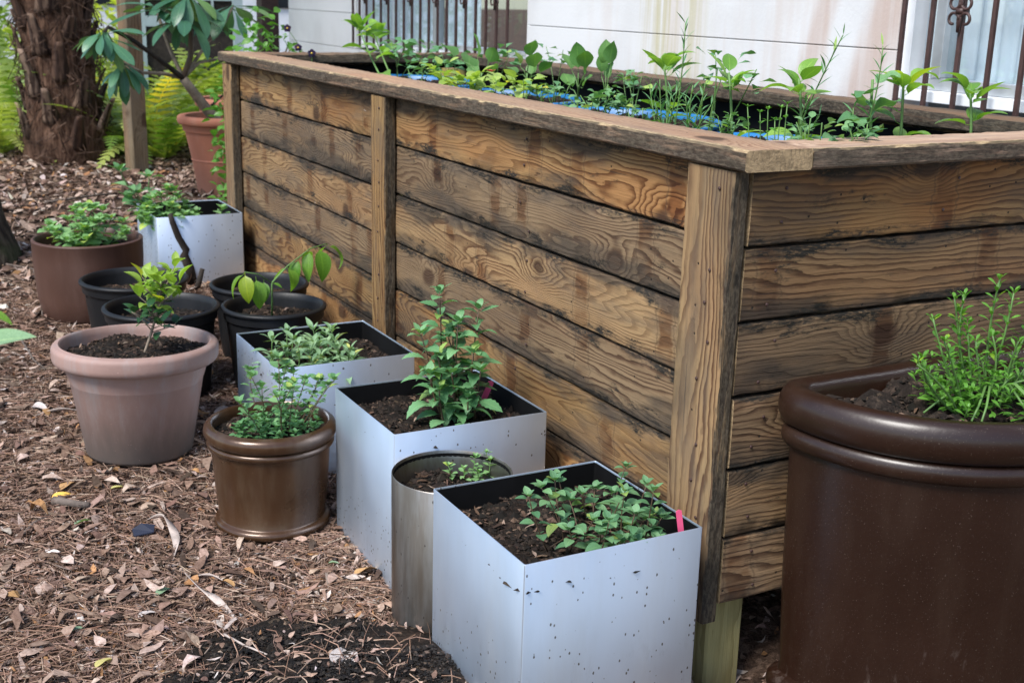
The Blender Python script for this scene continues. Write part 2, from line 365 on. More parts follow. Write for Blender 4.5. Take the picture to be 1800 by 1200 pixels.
def mat_wall():
    t = NT('stained white wall'); P = t.n('NewGeometry').outputs['Position']; x, y, z = t.sep(P)
    st = t.noise(t.comb(t.math('MULTIPLY', y, 9.0), 0, t.math('MULTIPLY', z, .8)), 1, 4, .6)
    st2 = t.noise(t.comb(t.math('MULTIPLY', y, 30.0), 3, t.math('MULTIPLY', z, 1.2)), 1, 3, .6)
    base = t.mix(t.ss(t.noise(P, 3, 4), .35, .7), (.60, .605, .615), (.54, .54, .545))
    right = t.ss(y, 2.9, 2.2)
    base = t.mix(t.math('MULTIPLY', t.math('MULTIPLY', t.ss(st, .42, .66), right), .5), base, (.50, .43, .39))
    g1 = t.ss(t.math('ABSOLUTE', t.math('SUBTRACT', y, t.math('ADD', 2.05, t.math('MULTIPLY', t.math('SUBTRACT', st2, .5), .3)))), .10, .26, 1, 0)
    base = t.mix(t.math('MULTIPLY', t.math('MULTIPLY', g1, t.ss(st2, .35, .62)), .72), base, (.40, .36, .20))
    g2 = t.ss(t.math('ABSOLUTE', t.math('SUBTRACT', y, t.math('ADD', 1.10, t.math('MULTIPLY', z, -.35)))), .03, .11, 1, 0)
    g3 = t.ss(t.math('ABSOLUTE', t.math('SUBTRACT', y, t.math('ADD', 1.36, t.math('MULTIPLY', z, -.35)))), .02, .07, 1, 0)
    base = t.mix(t.math('MULTIPLY', t.math('MAXIMUM', g2, t.math('MULTIPLY', g3, .8)), t.ss(st2, .2, .6, .3, .75)), base, (.42, .31, .26))
    return t.done(t.bsdf(base, .75, 0, t.bump(t.noise(P, 90, 3), .25, .003), .3))
MAT['white_wall'] = mat_wall()
MAT['iron'] = mat_simple('brown iron', (.055, .028, .024), .5, 0, .4, .25, 30)
MAT['alu'] = mat_simple('aluminium frame', (.52, .54, .56), .38, .6, .5, .1, 10)
MAT['white_frame'] = mat_simple('white frame', (.74, .76, .78), .5, 0, .4, .06, 10)
MAT['curtain'] = mat_simple('pale curtain', (.70, .73, .78), .85, 0, .1, .12, 6)
MAT['room_dark'] = mat_simple('dark room', (.02, .024, .028), .9, 0, .1, .2, 3)  # near-black colour stands for unlit interiors behind the windows
MAT['pattern'] = None
def mat_glass():
    t = NT('window glass'); g = t.n('BsdfGlossy'); g.inputs['Roughness'].default_value = .02; t.put(g.inputs['Color'], (.9, .95, 1.0))
    tr = t.n('BsdfTransparent'); t.put(tr.inputs[0], (.90, .94, .95)); fr = t.n('LayerWeight'); fr.inputs[0].default_value = .5
    return t.done(t.mixs(t.math('ADD', t.math('MULTIPLY', t.math('POWER', fr.outputs[1], 3.0), .5), .07), tr.outputs[0], g.outputs[0]))
MAT['glass'] = mat_glass()

# ------------------------------------------------------------------ ground
def mat_ground():
    t = NT('mulch ground'); P = t.objco(); a = t.noise(P, 2.2, 5, .6); b = t.noise(P, 28, 6, .72); c = t.noise(P, 110, 4, .7); cc = t.sep(t.voro(P, 70, 'F1', 1))[0]
    base = t.mix(t.ss(b, .35, .68), (.055, .034, .024), (.16, .10, .07))
    base = t.mix(t.math('MULTIPLY', t.math('GREATER_THAN', cc, .72), .5), base, (.24, .16, .115))
    base = t.mix(t.math('MULTIPLY', t.ss(a, .5, .68), .55), base, (.035, .024, .018))
    h = t.math('ADD', b, t.math('MULTIPLY', c, .5))
    return t.done(t.bsdf(base, .93, 0, t.bump(h, 1.0, .02), .15))
MAT['ground'] = mat_ground()
def make_ground():
    xs = np.concatenate([np.linspace(-70, -4, 14), np.linspace(-3.6, 3, 90), np.linspace(4, 70, 14)])
    ys = np.concatenate([np.linspace(-70, -3, 14), np.linspace(-2.6, 8, 140), np.linspace(9, 90, 16)])
    V = [(x, y, zg(x, y)) for y in ys for x in xs]; n = len(xs)
    F = [(j*n+i, j*n+i+1, (j+1)*n+i+1, (j+1)*n+i) for j in range(len(ys)-1) for i in range(n-1)]
    tag(obj('ground', mesh('ground', V, F, MAT['ground'])), 'brown mulched ground covered in leaf litter', None, None, 'structure')
make_ground()

# ------------------------------------------------------------------ boards
def board_mesh(name, L, T, W, seg=50, rough=.0012, bev=.003, chew=0.0, mat=None):
    """length along X, outer face -Y, width along Z"""
    prof = [(-T/2, -W/2+bev), (-T/2, -W/4), (-T/2, 0), (-T/2, W/4), (-T/2, W/2-bev), (-T/2+bev, W/2), (T/2-bev, W/2), (T/2, W/2-bev), (T/2, -W/2+bev), (T/2-bev, -W/2), (-T/2+bev, -W/2)]
    n = len(prof); V = []; rng = np.random.RandomState(random.randint(0, 10**6))
    def wave(a, ks): return lambda x: sum(a/(i+1)**.7*math.sin(k*x+p) for i, (k, p) in enumerate(ks))
    w1 = wave(rough, [(rng.uniform(2, 6), rng.uniform(0, 6)), (rng.uniform(9, 20), rng.uniform(0, 6)), (rng.uniform(30, 60), rng.uniform(0, 6))])
    w2 = wave(rough, [(rng.uniform(2, 6), rng.uniform(0, 6)), (rng.uniform(9, 20), rng.uniform(0, 6)), (rng.uniform(30, 60), rng.uniform(0, 6))])
    xs = np.linspace(-L/2, L/2, seg+1)
    for i, x in enumerate(xs):
        j = rng.normal(0, 1, (n, 2))*rough*.35
        for k, (y, z) in enumerate(prof):
            dz = w1(x) if z > 0 else w2(x)
            edge = abs(z) > W/2-bev*1.5
            dy = (rng.rand()*chew if (edge and y < 0) else 0); dzz = -(rng.rand()*chew*1.5)*np.sign(z) if (edge and y < 0) else 0
            V.append((x, y+j[k, 0]+dy, z+dz*min(1, abs(z)/(W/4))+j[k, 1]+dzz))
    F = [(i*n+k, (i+1)*n+k, (i+1)*n+(k+1) % n, i*n+(k+1) % n) for i in range(seg) for k in range(n)]
    F.append(tuple(range(n))); F.append(tuple(seg*n+k for k in range(n-1, -1, -1)))
    me = mesh(name, V, F, mat); me.set_sharp_from_angle(angle=math.radians(35)); return me
AX = {'long': ((0, -1, 0), (1, 0, 0), (0, 0, 1)), 'right': ((1, 0, 0), (0, 1, 0), (0, 0, 1)), 'post': ((0, 0, 1), (1, 0, 0), (0, 1, 0)),
      'capY': ((0, 1, 0), (0, 0, -1), (-1, 0, 0)), 'capX': ((-1, 0, 0), (0, 0, -1), (0, -1, 0)), 'postR': ((0, 0, 1), (0, 1, 0), (-1, 0, 0)),
      'far': ((-1, 0, 0), (0, -1, 0), (0, 0, 1)), 'back': ((0, 1, 0), (-1, 0, 0), (0, 0, 1))}
def board(name, axes, x0, x1, y0, y1, z0, z1, mat, parent, tilt=0, **kw):
    a = [Vector(v) for v in AX[axes]]; ext = Vector((x1-x0, y1-y0, z1-z0))
    L, T, W = (abs(v.dot(ext)) for v in a)
    me = board_mesh(name, L, T, W, mat=mat, **kw)
    m = Matrix.Identity(4)
    for i in range(3): m[i][0], m[i][1], m[i][2] = a[0][i], a[1][i], a[2][i]
    m = Matrix.Translation(((x0+x1)/2-parent.location.x, (y0+y1)/2-parent.location.y, (z0+z1)/2-parent.location.z)) @ m @ Matrix.Rotation(tilt, 4, 'Y')
    return obj(name, me, parent, mw=m)

BP = .143; BL = 3.30; BW = 1.02
bed = empty('raised_garden_bed', (.5, 1.65, -1.0), 'long raised garden bed of weathered brown planks beside the house wall', 'garden bed')
for k in range(6):
    z1 = -k*BP-.001; z0 = z1-BP+.0045
    o = random.uniform(-.004, .003)
    board('plank', 'long', o, .036+o, .042, BL, z0, z1, MAT['plank'], bed, tilt=random.uniform(-.0008, .0008), seg=90, rough=.0007, chew=.0012)
    o = random.uniform(-.003, .003)
    board('plank', 'right', random.uniform(.0, .006), BW-.002, o, .036+o, z0, z1, MAT['plank_right'], bed, tilt=random.uniform(-.001, .001), seg=50, rough=.0007, chew=.0012)
    board('plank', 'far', .0, BW-.002, BL+.002, BL+.038, z0, z1, MAT['plank'], bed, seg=20)
    board('plank', 'back', BW, BW+.036, .0, BL+.038, z0, z1, MAT['plank'], bed, seg=20)
pz1 = -.003
board('post', 'post', -.040, -.005, -.004, .138, -.885, pz1, MAT['post'], bed, seg=60, chew=.001)
yl = 1.607
board('post', 'post', -.040, -.005, yl, yl+.105, -.90, pz1, MAT['post'], bed, seg=40)
board('post', 'post', -.040, -.005, 3.20, 3.32, -.90, pz1, MAT['post'], bed, seg=40)
board('cap_board', 'capY', -.048, .100, -.044, BL+.05, .002, .040, MAT['cap'], bed, seg=220, rough=.0011, bev=.004, chew=.0012)
board('cap_board', 'capX', .104, BW+.06, -.042, .098, .001, .038, MAT['cap'], bed, seg=60, rough=.001, bev=.004, chew=.0012)
board('cap_board', 'capY', BW-.085, BW+.055, .102, BL+.05, .003, .040, MAT['cap_back'], bed, seg=70, rough=.0012, bev=.004, chew=.0015)
board('cap_board', 'capX', .104, BW-.089, BL-.09, BL+.05, .001, .039, MAT['cap_back'], bed, seg=40, rough=.002, bev=.004, chew=.004)
for (x, y) in ((.012, .042), (.012, 1.60), (.012, 3.16), (BW-.13, .042), (BW-.13, 3.16)):
    g = zg(x, y)
    board('leg', 'right', x, x+.089, y, y+.089, g-.1, -.02, MAT['treated'], bed, seg=6) if False else board('leg', 'post', x, x+.089, y, y+.089, g-.12, -.02, MAT['treated'], bed, seg=14, bev=.005)
# liner: black cloth hung inside
mb = MB()
def sheet_ring():
    xs0, xs1, y0, y1 = .105, BW-.015, .135, BL-.005
    N = 160; top = []; bot = []
    per = []
    for i in range(N):
        s = i/N*2*((xs1-xs0)+(y1-y0)); a = xs1-xs0; b = y1-y0
        if s < a: p = (xs0+s, y0, 0, 1)
        elif s < a+b: p = (xs1, y0+s-a, -1, 0)
        elif s < 2*a+b: p = (xs1-(s-a-b), y1, 0, -1)
        else: p = (xs0, y1-(s-2*a-b), 1, 0)
        w = .006*math.sin(i*.9)+.004*math.sin(i*2.3)
        per.append((p[0]+p[2]*(w+.008), p[1]+p[3]*(w+.008)))
    V = [(x, y, -.012) for x, y in per]+[(x, y, -.42) for x, y in per]
    F = [(i, (i+1) % N, N+(i+1) % N, N+i) for i in range(N)]
    F.append(tuple(range(N, 2*N)))
    mb.add(V, F)
sheet_ring()
ln = mb.build('liner', MAT['black'], bed, True); ln.location = -bed.location
# nail heads
nm = MB(); nm.lathe([(0.0001, -.0012), (.0032, -.001), (.0036, 0), (.003, .001)], 8)
nail_me = nm.mesh('nail', MAT['iron'], True)
def nail(x, y, z, nrm):
    q = Vector(nrm).to_track_quat('-Z', 'Y')
    obj('nail', nail_me, bed, mw=Matrix.Translation(Vector((x, y, z))-bed.location) @ q.to_matrix().to_4x4())
for k in range(6):
    for dz in (-.035, -.105):
        z = -k*BP+dz+random.uniform(-.012, .012)
        if random.random() < .8: nail(-.0415, .05+random.uniform(-.02, .03), z, (-1, 0, 0))
        if random.random() < .8: nail(-.0415, yl+.045+random.uniform(-.01, .01), z, (-1, 0, 0))
        if random.random() < .9: nail(.055+random.uniform(-.015, .03), -.004, z, (0, -1, 0))
        if random.random() < .6: nail(.50+random.uniform(-.02, .02), -.004, z, (0, -1, 0))
        if random.random() < .7: nail(-.004, .82+random.uniform(-.03, .03), z, (-1, 0, 0))

# ------------------------------------------------------------------ house
HX = 1.27
house = empty('house', (HX, 2.5, -1.0), 'white painted house wall with barred windows behind the garden bed', 'house')
hl = house.location
WL = (3.16, 5.22, -.02, 1.15); WR = (-1.3, .955, .03, 1.15); HY0, HY1 = -3.0, 6.45
joints = [-1.05]+[-.035+.2*k for k in range(-4, 9)]
for z0, z1 in zip(joints[:-1], joints[1:]):
    segs = [(HY0, HY1)]
    for (a, b, c, d) in (WL, WR):
        if z1 > c+.01 and z0 < d-.01:
            segs = [s for (p, q) in segs for s in (((p, a), (b, q)) if (p < a and q > b) else ((p, q),)) if s[1]-s[0] > .02]
    for (p, q) in segs:
        m = MB(); zz0 = z0; zz1 = z1
        m.box(0, .15, p-hl.y, q-hl.y, zz0+.0015-hl.z, zz1-.0015-hl.z); o = m.build('block_course', MAT['white_wall'], house); bevel(o, .002, 2)
for (p, q) in ((HY0+.01, WR[0]), (WR[1]+.01, WL[0]-.01), (WL[1]+.01, HY1-.01)):
    m = MB(); m.box(.012, .14, p-hl.y, q-hl.y, -1.0-hl.z, 1.6-hl.z); m.build('mortar', MAT['white_wall'], house)
m = MB(); m.box(2.2, 2.25, -6, 4.5, -.2, 3); m.build('room_back', MAT['room_dark'], house)
m = MB(); m.box(-.02, .2, HY0-hl.y, HY1-hl.y, 1.57-hl.z, 1.75-hl.z); bevel(m.build('eave_board', MAT['white_frame'], house), .004)
def window(Y0, Y1, Z0, Z1, mull, curt, orn, start):
    wn_ = empty('window', (0, 0, 0)); wn_.parent = house; wn_.location = (0, (Y0+Y1)/2-hl.y, Z0-hl.z)
    yc = (Y0+Y1)/2
    def B(nm, x0, x1, y0, y1, z0, z1, mt, bv=.002):
        m = MB(); m.box(x0, x1, y0-yc, y1-yc, z0-Z0, z1-Z0); return bevel(m.build(nm, mt, wn_), bv)
    B('frame', .02, .10, Y0, Y0+.035, Z0, Z1, MAT['white_frame']); B('frame', .02, .10, Y1-.035, Y1, Z0, Z1, MAT['white_frame'])
    B('sill', -.005, .12, Y0+.036, Y1-.036, Z0, Z0+.03, MAT['white_frame']); B('frame', .02, .10, Y0+.036, Y1-.036, Z1-.03, Z1, MAT['white_frame'])
    B('sash_rail', .035, .075, Y0+.036, Y1-.036, Z0+.031, Z0+.065, MAT['alu'])
    for yy in mull: B('mullion', .03, .08, yy-.018, yy+.018, Z0+.066, Z1-.031, MAT['alu'])
    ys = sorted([Y0+.036]+list(mull)+[Y1-.036])
    for a, b in zip(ys[:-1], ys[1:]): B('pane', .052, .056, a+.019, b-.019, Z0+.066, Z1-.031, MAT['glass'], .0005)
    for (a, b) in curt:
        m = MB(); n = int((b-a)/.006); V = []
        for i in range(n+1):
            yy = a+(b-a)*i/n; xx = .080+.010*math.sin(yy*95)+.004*math.sin(yy*41); V += [(xx, yy-yc, 0.02), (xx, yy-yc, Z1-Z0-.05)]
        m.add(V, [(2*i, 2*i+2, 2*i+3, 2*i+1) for i in range(n)]); m.build('curtain', MAT['curtain'], wn_, True)
    g = empty('window_grille', (0, 0, 0)); g.parent = house; g.location = (-.045, yc-hl.y, Z0-hl.z)
    n = int((Y1-Y0)/.105)
    for i in range(n+1):
        yy = Y1-start-i*.105
        if yy < Y0: break
        m = MB(); m.box(-.006, .006, yy-yc-.006, yy-yc+.006, -.03 if Z0 > .02 else .0, Z1-Z0+.02); bevel(m.build('bar', MAT['iron'], g), .0015)
        if i % 3 == orn:
            m = MB(); zc = .278-Z0
            for s in (-1, 1):
                for v in (-1, 1):
                    pts = []
                    for q in range(15):
                        a = q/14*1.55*PI; rr = .020*(1-.45*q/14)
                        pts.append((-.012, yy-yc+s*(.021-rr*math.cos(a)), zc+v*(.014+.030-rr*1.0*math.sin(a)-.022)))
                    m.tube(pts, .0042, 6)
                    m.tube([(-.012, yy-yc+s*.001, zc+v*.055), (-.012, yy-yc+s*.004, zc+v*.02), (-.012, yy-yc+s*.003, zc)], .0042, 6)
            m.box(-.017, .012, yy-yc-.011, yy-yc+.011, zc-.007, zc+.007)
            m.build('scroll', MAT['iron'], g, True)
    for zz in (Z1-Z0-.06, .9):
        m = MB(); m.box(.008, .014, Y0-yc+.01, Y1-yc-.01, zz-.012, zz+.012); m.build('rail', MAT['iron'], g)
window(*WL, [4.2], [(3.75, 4.15), (4.24, 4.8), (4.86, 5.15)], 2, .07)
window(*WR, [.83, .30], [(.52, .90)], 2, .06)

# dark porch post, screened door and added pale shed (bright sky gaps) beyond the house corner
pp = obj('porch_post', board_mesh('porch_post', 2.6, .12, .12, 10, mat=MAT['iron'])); pp.matrix_world = Matrix.Translation((1.22, 6.75, .3)) @ Matrix.Rotation(-PI/2, 4, 'Y')
tag(pp, 'dark brown square porch post at the corner of the white house', 'post')
MAT['door_blue'] = mat_simple('pale blue paint', (.46, .56, .60), .5, 0, .4, .08, 6)
MAT['screen'] = mat_simple('dark insect screen', (.05, .04, .035), .8, 0, .2, .3, 40)
sd_ = empty('screen_door', (1.05, 8.2, -.76), 'pale blue screen door frame beyond the house corner', 'door')
for nm_, b in (('stile', (-.42, -.34, 0, .04, 0, 2.0)), ('stile', (.34, .42, 0, .04, 0, 2.0)), ('rail', (-.339, .339, 0, .04, 0, .2)), ('rail', (-.339, .339, 0, .04, .75, .83)), ('rail', (-.339, .339, 0, .04, 1.9, 2.0)), ('screen', (-.338, .338, .018, .022, .2, 1.9))):
    m = MB(); m.box(*b); m.build(nm_, MAT['screen'] if nm_ == 'screen' else MAT['door_blue'], sd_)
for k in range(5):
    m = MB(); m.box(-.339, .339, .005, .03, .95+.09*k, .965+.09*k); m.build('slat', MAT['door_blue'], sd_)
for k in range(2):
    m = MB(); m.box(.05+.12*k, .07+.12*k, .002, .004, .84, 1.89); m.build('slat', MAT['door_blue'], sd_)
fb = empty('sky_gap_shed', (-1.0, 15.5, -.76), 'added pale shed standing in for bright sky gaps in the foliage', 'shed')  # added: its pale walls make the bright sky bits between the leaves
m = MB(); m.box(-7, 7, 0, 4, 0, 2.4); m.build('wall', MAT['white_frame'], fb)
m = MB(); m.box(-7.2, 7.2, -.3, 4.2, 2.4, 2.6); m.build('roof', MAT['door_blue'], fb)
for k in range(5):
    m = MB(); m.box(-5.6+k*2.6, -4.6+k*2.6, -.03, -.001, .8, 1.9); m.build('window', MAT['room_dark'], fb)
lb = obj('porch_beam', board_mesh('porch_beam', 7.0, .05, .12, 10, mat=MAT['door_blue'])); lb.matrix_world = Matrix.Translation((-2.1, 7.9, .335)); tag(lb, 'pale blue beam running across the top left behind the palm trunk', 'beam')

# ------------------------------------------------------------------ soil, litter shapes
def chunk_arrays(n, pos, size, colfn, flat=.6, rng=np.random):
    """irregular little lumps (octahedra); pos (n,3), size (n,)"""
    base = np.array([(1,0,0),(-1,0,0),(0,1,0),(0,-1,0),(0,0,1),(0,0,-1)], float)
    F = np.array([(0,2,4),(2,1,4),(1,3,4),(3,0,4),(2,0,5),(1,2,5),(3,1,5),(0,3,5)])
    V = base[None]*rng.uniform(.5, 1.3, (n, 6, 1))*size[:, None, None]*np.stack([rng.uniform(.6, 1.6, n), rng.uniform(.5, 1, n), rng.uniform(.35, .9, n)*flat*1.4], 1)[:, None]
    a = rng.uniform(0, 2*PI, n); c, s = np.cos(a)[:, None], np.sin(a)[:, None]
    x = V[..., 0]*c-V[..., 1]*s; y = V[..., 0]*s+V[..., 1]*c
    V = np.stack([x, y, V[..., 2]], -1)+pos[:, None]
    C = np.repeat(colfn(n)[:, None], 6, 1)
    return V.reshape(-1, 3), (F[None]+6*np.arange(n)[:, None, None]).reshape(-1, 3), C.reshape(-1, 3)
def leafbit_arrays(n, pos, L, Wd, colfn, tilt=.35, rng=np.random):
    """curled dry leaves: 8-vertex blade"""
    u = np.array([0, .25, .25, .55, .55, .85, .85, 1.0]); v = np.array([0, .75, -.75, 1, -1, .55, -.55, 0])
    F = np.array([(0,2,1),(1,2,4),(1,4,3),(3,4,6),(3,6,5),(5,6,7)])
    w = v[None]*rng.uniform(.55, 1.2, (n, 8))*Wd[:, None]*.5; x = (u[None]-.5)*L[:, None]
    curl = rng.normal(0, .5, n)[:, None]; cup = rng.uniform(-.2, 1.0, n)[:, None]
    z = curl*((u[None]-.5)**2)*L[:, None]*1.3+cup*np.abs(w)*.7+rng.normal(0, .03, (n, 8))*L[:, None]
    P = np.stack([x, w, z], -1)
    ang = rng.normal(0, tilt, n); c, s = np.cos(ang)[:, None], np.sin(ang)[:, None]
    P = np.stack([P[..., 0]*c+P[..., 2]*s, P[..., 1], -P[..., 0]*s+P[..., 2]*c], -1)
    ang = rng.normal(0, tilt, n); c, s = np.cos(ang)[:, None], np.sin(ang)[:, None]
    P = np.stack([P[..., 0], P[..., 1]*c-P[..., 2]*s, P[..., 1]*s+P[..., 2]*c], -1)
    a = rng.uniform(0, 2*PI, n); c, s = np.cos(a)[:, None], np.sin(a)[:, None]
    P = np.stack([P[..., 0]*c-P[..., 1]*s, P[..., 0]*s+P[..., 1]*c, P[..., 2]], -1)
    P[..., 2] -= np.minimum(P[..., 2].min(1), 0)[:, None]*.55
    P += pos[:, None]
    C = np.repeat(colfn(n)[:, None], 8, 1)*rng.uniform(.85, 1.15, (n, 8, 1))
    return P.reshape(-1, 3), (F[None]+8*np.arange(n)[:, None, None]).reshape(-1, 3), C.reshape(-1, 3)
def needle_arrays(n, pos, L, r, colfn, rng=np.random):
    a = rng.uniform(0, 2*PI, n); d = np.stack([np.cos(a), np.sin(a), rng.normal(0, .12, n)], 1); p = np.stack([-np.sin(a), np.cos(a), np.zeros(n)], 1)
    bend = rng.normal(0, .18, n)[:, None]*L[:, None]; V = []
    for t in (-.5, 0, .5):
        c = pos+d*L[:, None]*t+p*bend*(.25-t*t)*2+np.array([0, 0, 1])*(.25-t*t)*.02
        for s in (-1, 1): V.append(c+p*r*s+np.array([0, 0, 1.])*(0.0006*s))
    V = np.stack(V, 1); F = np.array([(0,1,3,2),(2,3,5,4)])
    C = np.repeat(colfn(n)[:, None], 6, 1)
    return V.reshape(-1, 3), (F[None]+6*np.arange(n)[:, None, None]).reshape(-1, 4), C.reshape(-1, 3)
def joined(name, arrs, mat, smooth=False, parent=None, loc=(0, 0, 0), kind='stuff'):
    V = []; F = []; C = []; n = 0
    for v, f, c in arrs:
        V.append(v); F += (f+n).tolist(); C.append(c); n += len(v)
    me = mesh(name, np.vstack(V)-np.array(loc), F, mat, smooth, colr=np.vstack(C))
    return obj(name, me, parent, loc=None if parent is not None else loc, kind=kind)
def palette(cols, ps, jit=.18):
    cols = np.array(cols); ps = np.array(ps)/sum(ps)
    def f(n):
        i = np.random.choice(len(cols), n, p=ps); return np.clip(cols[i]*np.random.normal(1, jit, (n, 1))*np.random.normal(1, .025, (n, 3)), .004, .95)
    return f
LITTER = palette([(.24,.155,.115),(.34,.235,.185),(.46,.35,.29),(.15,.09,.065),(.07,.045,.032),(.50,.42,.37),(.38,.20,.09),(.60,.54,.50)], [26, 24, 15, 17, 9, 5, 5, 2.5])
NEEDLE = palette([(.24,.14,.095),(.34,.22,.16),(.14,.085,.06),(.42,.31,.24)], [4, 4, 3, 1])
SOILBIT = palette([(.05,.03,.022),(.10,.06,.04),(.18,.115,.08),(.30,.22,.17)], [4, 4, 3, 1])
CRUMB = palette([(.011,.009,.007),(.024,.017,.013),(.05,.034,.025),(.12,.08,.058)], [5, 5, 2.2, .7])
MAT['litter'] = mat_attr('leaf litter', .72); MAT['crumb'] = mat_attr('soil crumbs', .9)

def soil(pot, inside, bounds, z, n=900, mound=.012, bits=60, dry=False, rng=np.random):
    """soil surface filling the pot: inside(x,y)->0..1 margin, pot-local coordinates"""
    x0, x1, y0, y1 = bounds; N = 26
    xs = np.linspace(x0, x1, N); ys = np.linspace(y0, y1, N); idx = {}; V = []; F = []
    for j, y in enumerate(ys):
        for i, x in enumerate(xs):
            idx[i, j] = len(V); V.append((x, y, z+mound*(math.sin(x*37+y*11)*.35+math.sin(y*41-x*17)*.35+rng.normal(0, .25))))
    for j in range(N-1):
        for i in range(N-1):
            if inside((xs[i]+xs[i+1])/2, (ys[j]+ys[j+1])/2): F.append((idx[i, j], idx[i+1, j], idx[i+1, j+1], idx[i, j+1]))
    so_ = obj('soil', mesh('soil', V, F, MAT['soil_dry' if dry else 'soil']), pot, kind='stuff')
    P = []
    while len(P) < n+bits:
        x = rng.uniform(x0, x1); y = rng.uniform(y0, y1)
        if inside(x, y): P.append((x, y, z+mound*(math.sin(x*37+y*11)*.35+math.sin(y*41-x*17)*.35)+.001))
    P = np.array(P); arr = [chunk_arrays(n, P[:n], rng.gamma(2.2, .0019, n)+.0012, CRUMB)]
    if bits:
        arr.append(leafbit_arrays(bits, P[n:]+np.array([0, 0, .003]), rng.uniform(.010, .032, bits), rng.uniform(.003, .010, bits), SOILBIT, .2))
    joined('soil_crumbs', arr, MAT['crumb'], parent=so_)
    return so_

# ------------------------------------------------------------------ steel boxes
def steel_box(label, x0, x1, y0, y1, zt, zb, soilz=.05, group='square brushed steel planters along the bed', n=900, bits=60):
    r = empty('steel_planter_box', ((x0+x1)/2, (y0+y1)/2, zb), label, 'planter', group)
    a, b, h = (x1-x0)/2, (y1-y0)/2, zt-zb; t = .0022; hh = h*.5
    me = bpy.data.meshes.new('box')
    m = MB()
    rad = .003
    def loop(A, B, z):
        L = []
        for sx, sy, q0 in ((1, 1, 0), (-1, 1, PI/2), (-1, -1, PI), (1, -1, 1.5*PI)):
            for k in range(3):
                q = q0+k*PI/4; L.append((sx*(A-rad)+rad*math.cos(q), sy*(B-rad)+rad*math.sin(q), z))
        return L
    rings = [loop(a, b, -hh), loop(a, b, hh-.0006), loop(a-.0006, b-.0006, hh), loop(a-t, b-t, hh), loop(a-t-.0004, b-t-.0004, hh-.001), loop(a-t-.0004, b-t-.0004, hh-.004)]
    n_ = 12; V = [v for R in rings for v in R]
    F = [(i*n_+k, i*n_+(k+1) % n_, (i+1)*n_+(k+1) % n_, (i+1)*n_+k) for i in range(len(rings)-1) for k in range(n_)]
    o = obj('shell', mesh('shell', V, F, MAT['steel']), r, loc=(0, 0, hh)); o.data.set_sharp_from_angle(angle=math.radians(50))
    rings = [loop(a-t-.0006, b-t-.0006, h-.0035), loop(a-t-.0008, b-t-.0008, .02)]; V = [v for R in rings for v in R]
    F = [(k, n_+k, n_+(k+1) % n_, (k+1) % n_) for k in range(n_)]+[tuple(range(n_, 2*n_))]
    obj('liner', mesh('liner', V, F, MAT['black'], False), r)
    A, B = a-.004, b-.004
    soil(r, lambda x, y: abs(x) < A and abs(y) < B, (-A, A, -B, B), h-soilz, n, bits=bits)
    return r
boxA = steel_box('nearest square steel planter, soil spattered, holding small round-leaved mint', -.472, -.098, -.062, .312, -.645, -1.03, .055, n=2600, bits=130)
boxB = steel_box('square steel planter with tall serrated mint and pink tag, behind the dull steel cylinder', -.444, -.066, .575, .938, -.625, -1.03, .05, n=2200, bits=90)
boxC = steel_box('square steel planter of long narrow sage-like leaves behind the bronze pot', -.50, -.118, 1.205, 1.585, -.648, -1.0, .055, n=900)
boxD = steel_box('farthest square steel planter, at the far post of the garden bed', -.395, -.058, 3.03, 3.385, -.566, -.93, .06, n=300, bits=20)

# ------------------------------------------------------------------ round pots
def round_pot(name, label, x, y, prof_out, thick, mat, zbase, soilz, cat='pot', group=None, lean=(0, 0), n=96, rim_from=None, rim_mat=None, crumbs=900, bits=40, rings=(), dry=False, soil_r=None):
    """prof_out: outer profile (r,z) from base up to the rim's top outer edge"""
    r = empty(name, (x, y, zbase), label, cat, group, rot=(lean[0], lean[1], random.uniform(0, 6)))
    H = prof_out[-1][1]; Rt = prof_out[-1][0]
    body = [(max(prof_out[0][0]-.015, .01), .0)]+list(prof_out)
    m = MB(); inner = [(Rt-thick*.5, H+.002), (Rt-thick, H-.002), (Rt-thick-.002, H-.02), (Rt-thick-.012, H-.08), (prof_out[0][0]-thick-.004, .05)]
    m.lathe(body+inner, n)
    o = m.build('body', mat, r, True); o.data.set_sharp_from_angle(angle=math.radians(50))
    rs = soil_r or (Rt-thick-.004)
    soil(r, lambda a, b: a*a+b*b < rs*rs, (-rs, rs, -rs, rs), H-soilz, crumbs, bits=bits, dry=dry)
    return r
def arc(cx, cz, rx, rz, a0, a1, n=8):
    return [(cx+rx*math.cos(a0+(a1-a0)*i/n), cz+rz*math.sin(a0+(a1-a0)*i/n)) for i in range(n+1)]
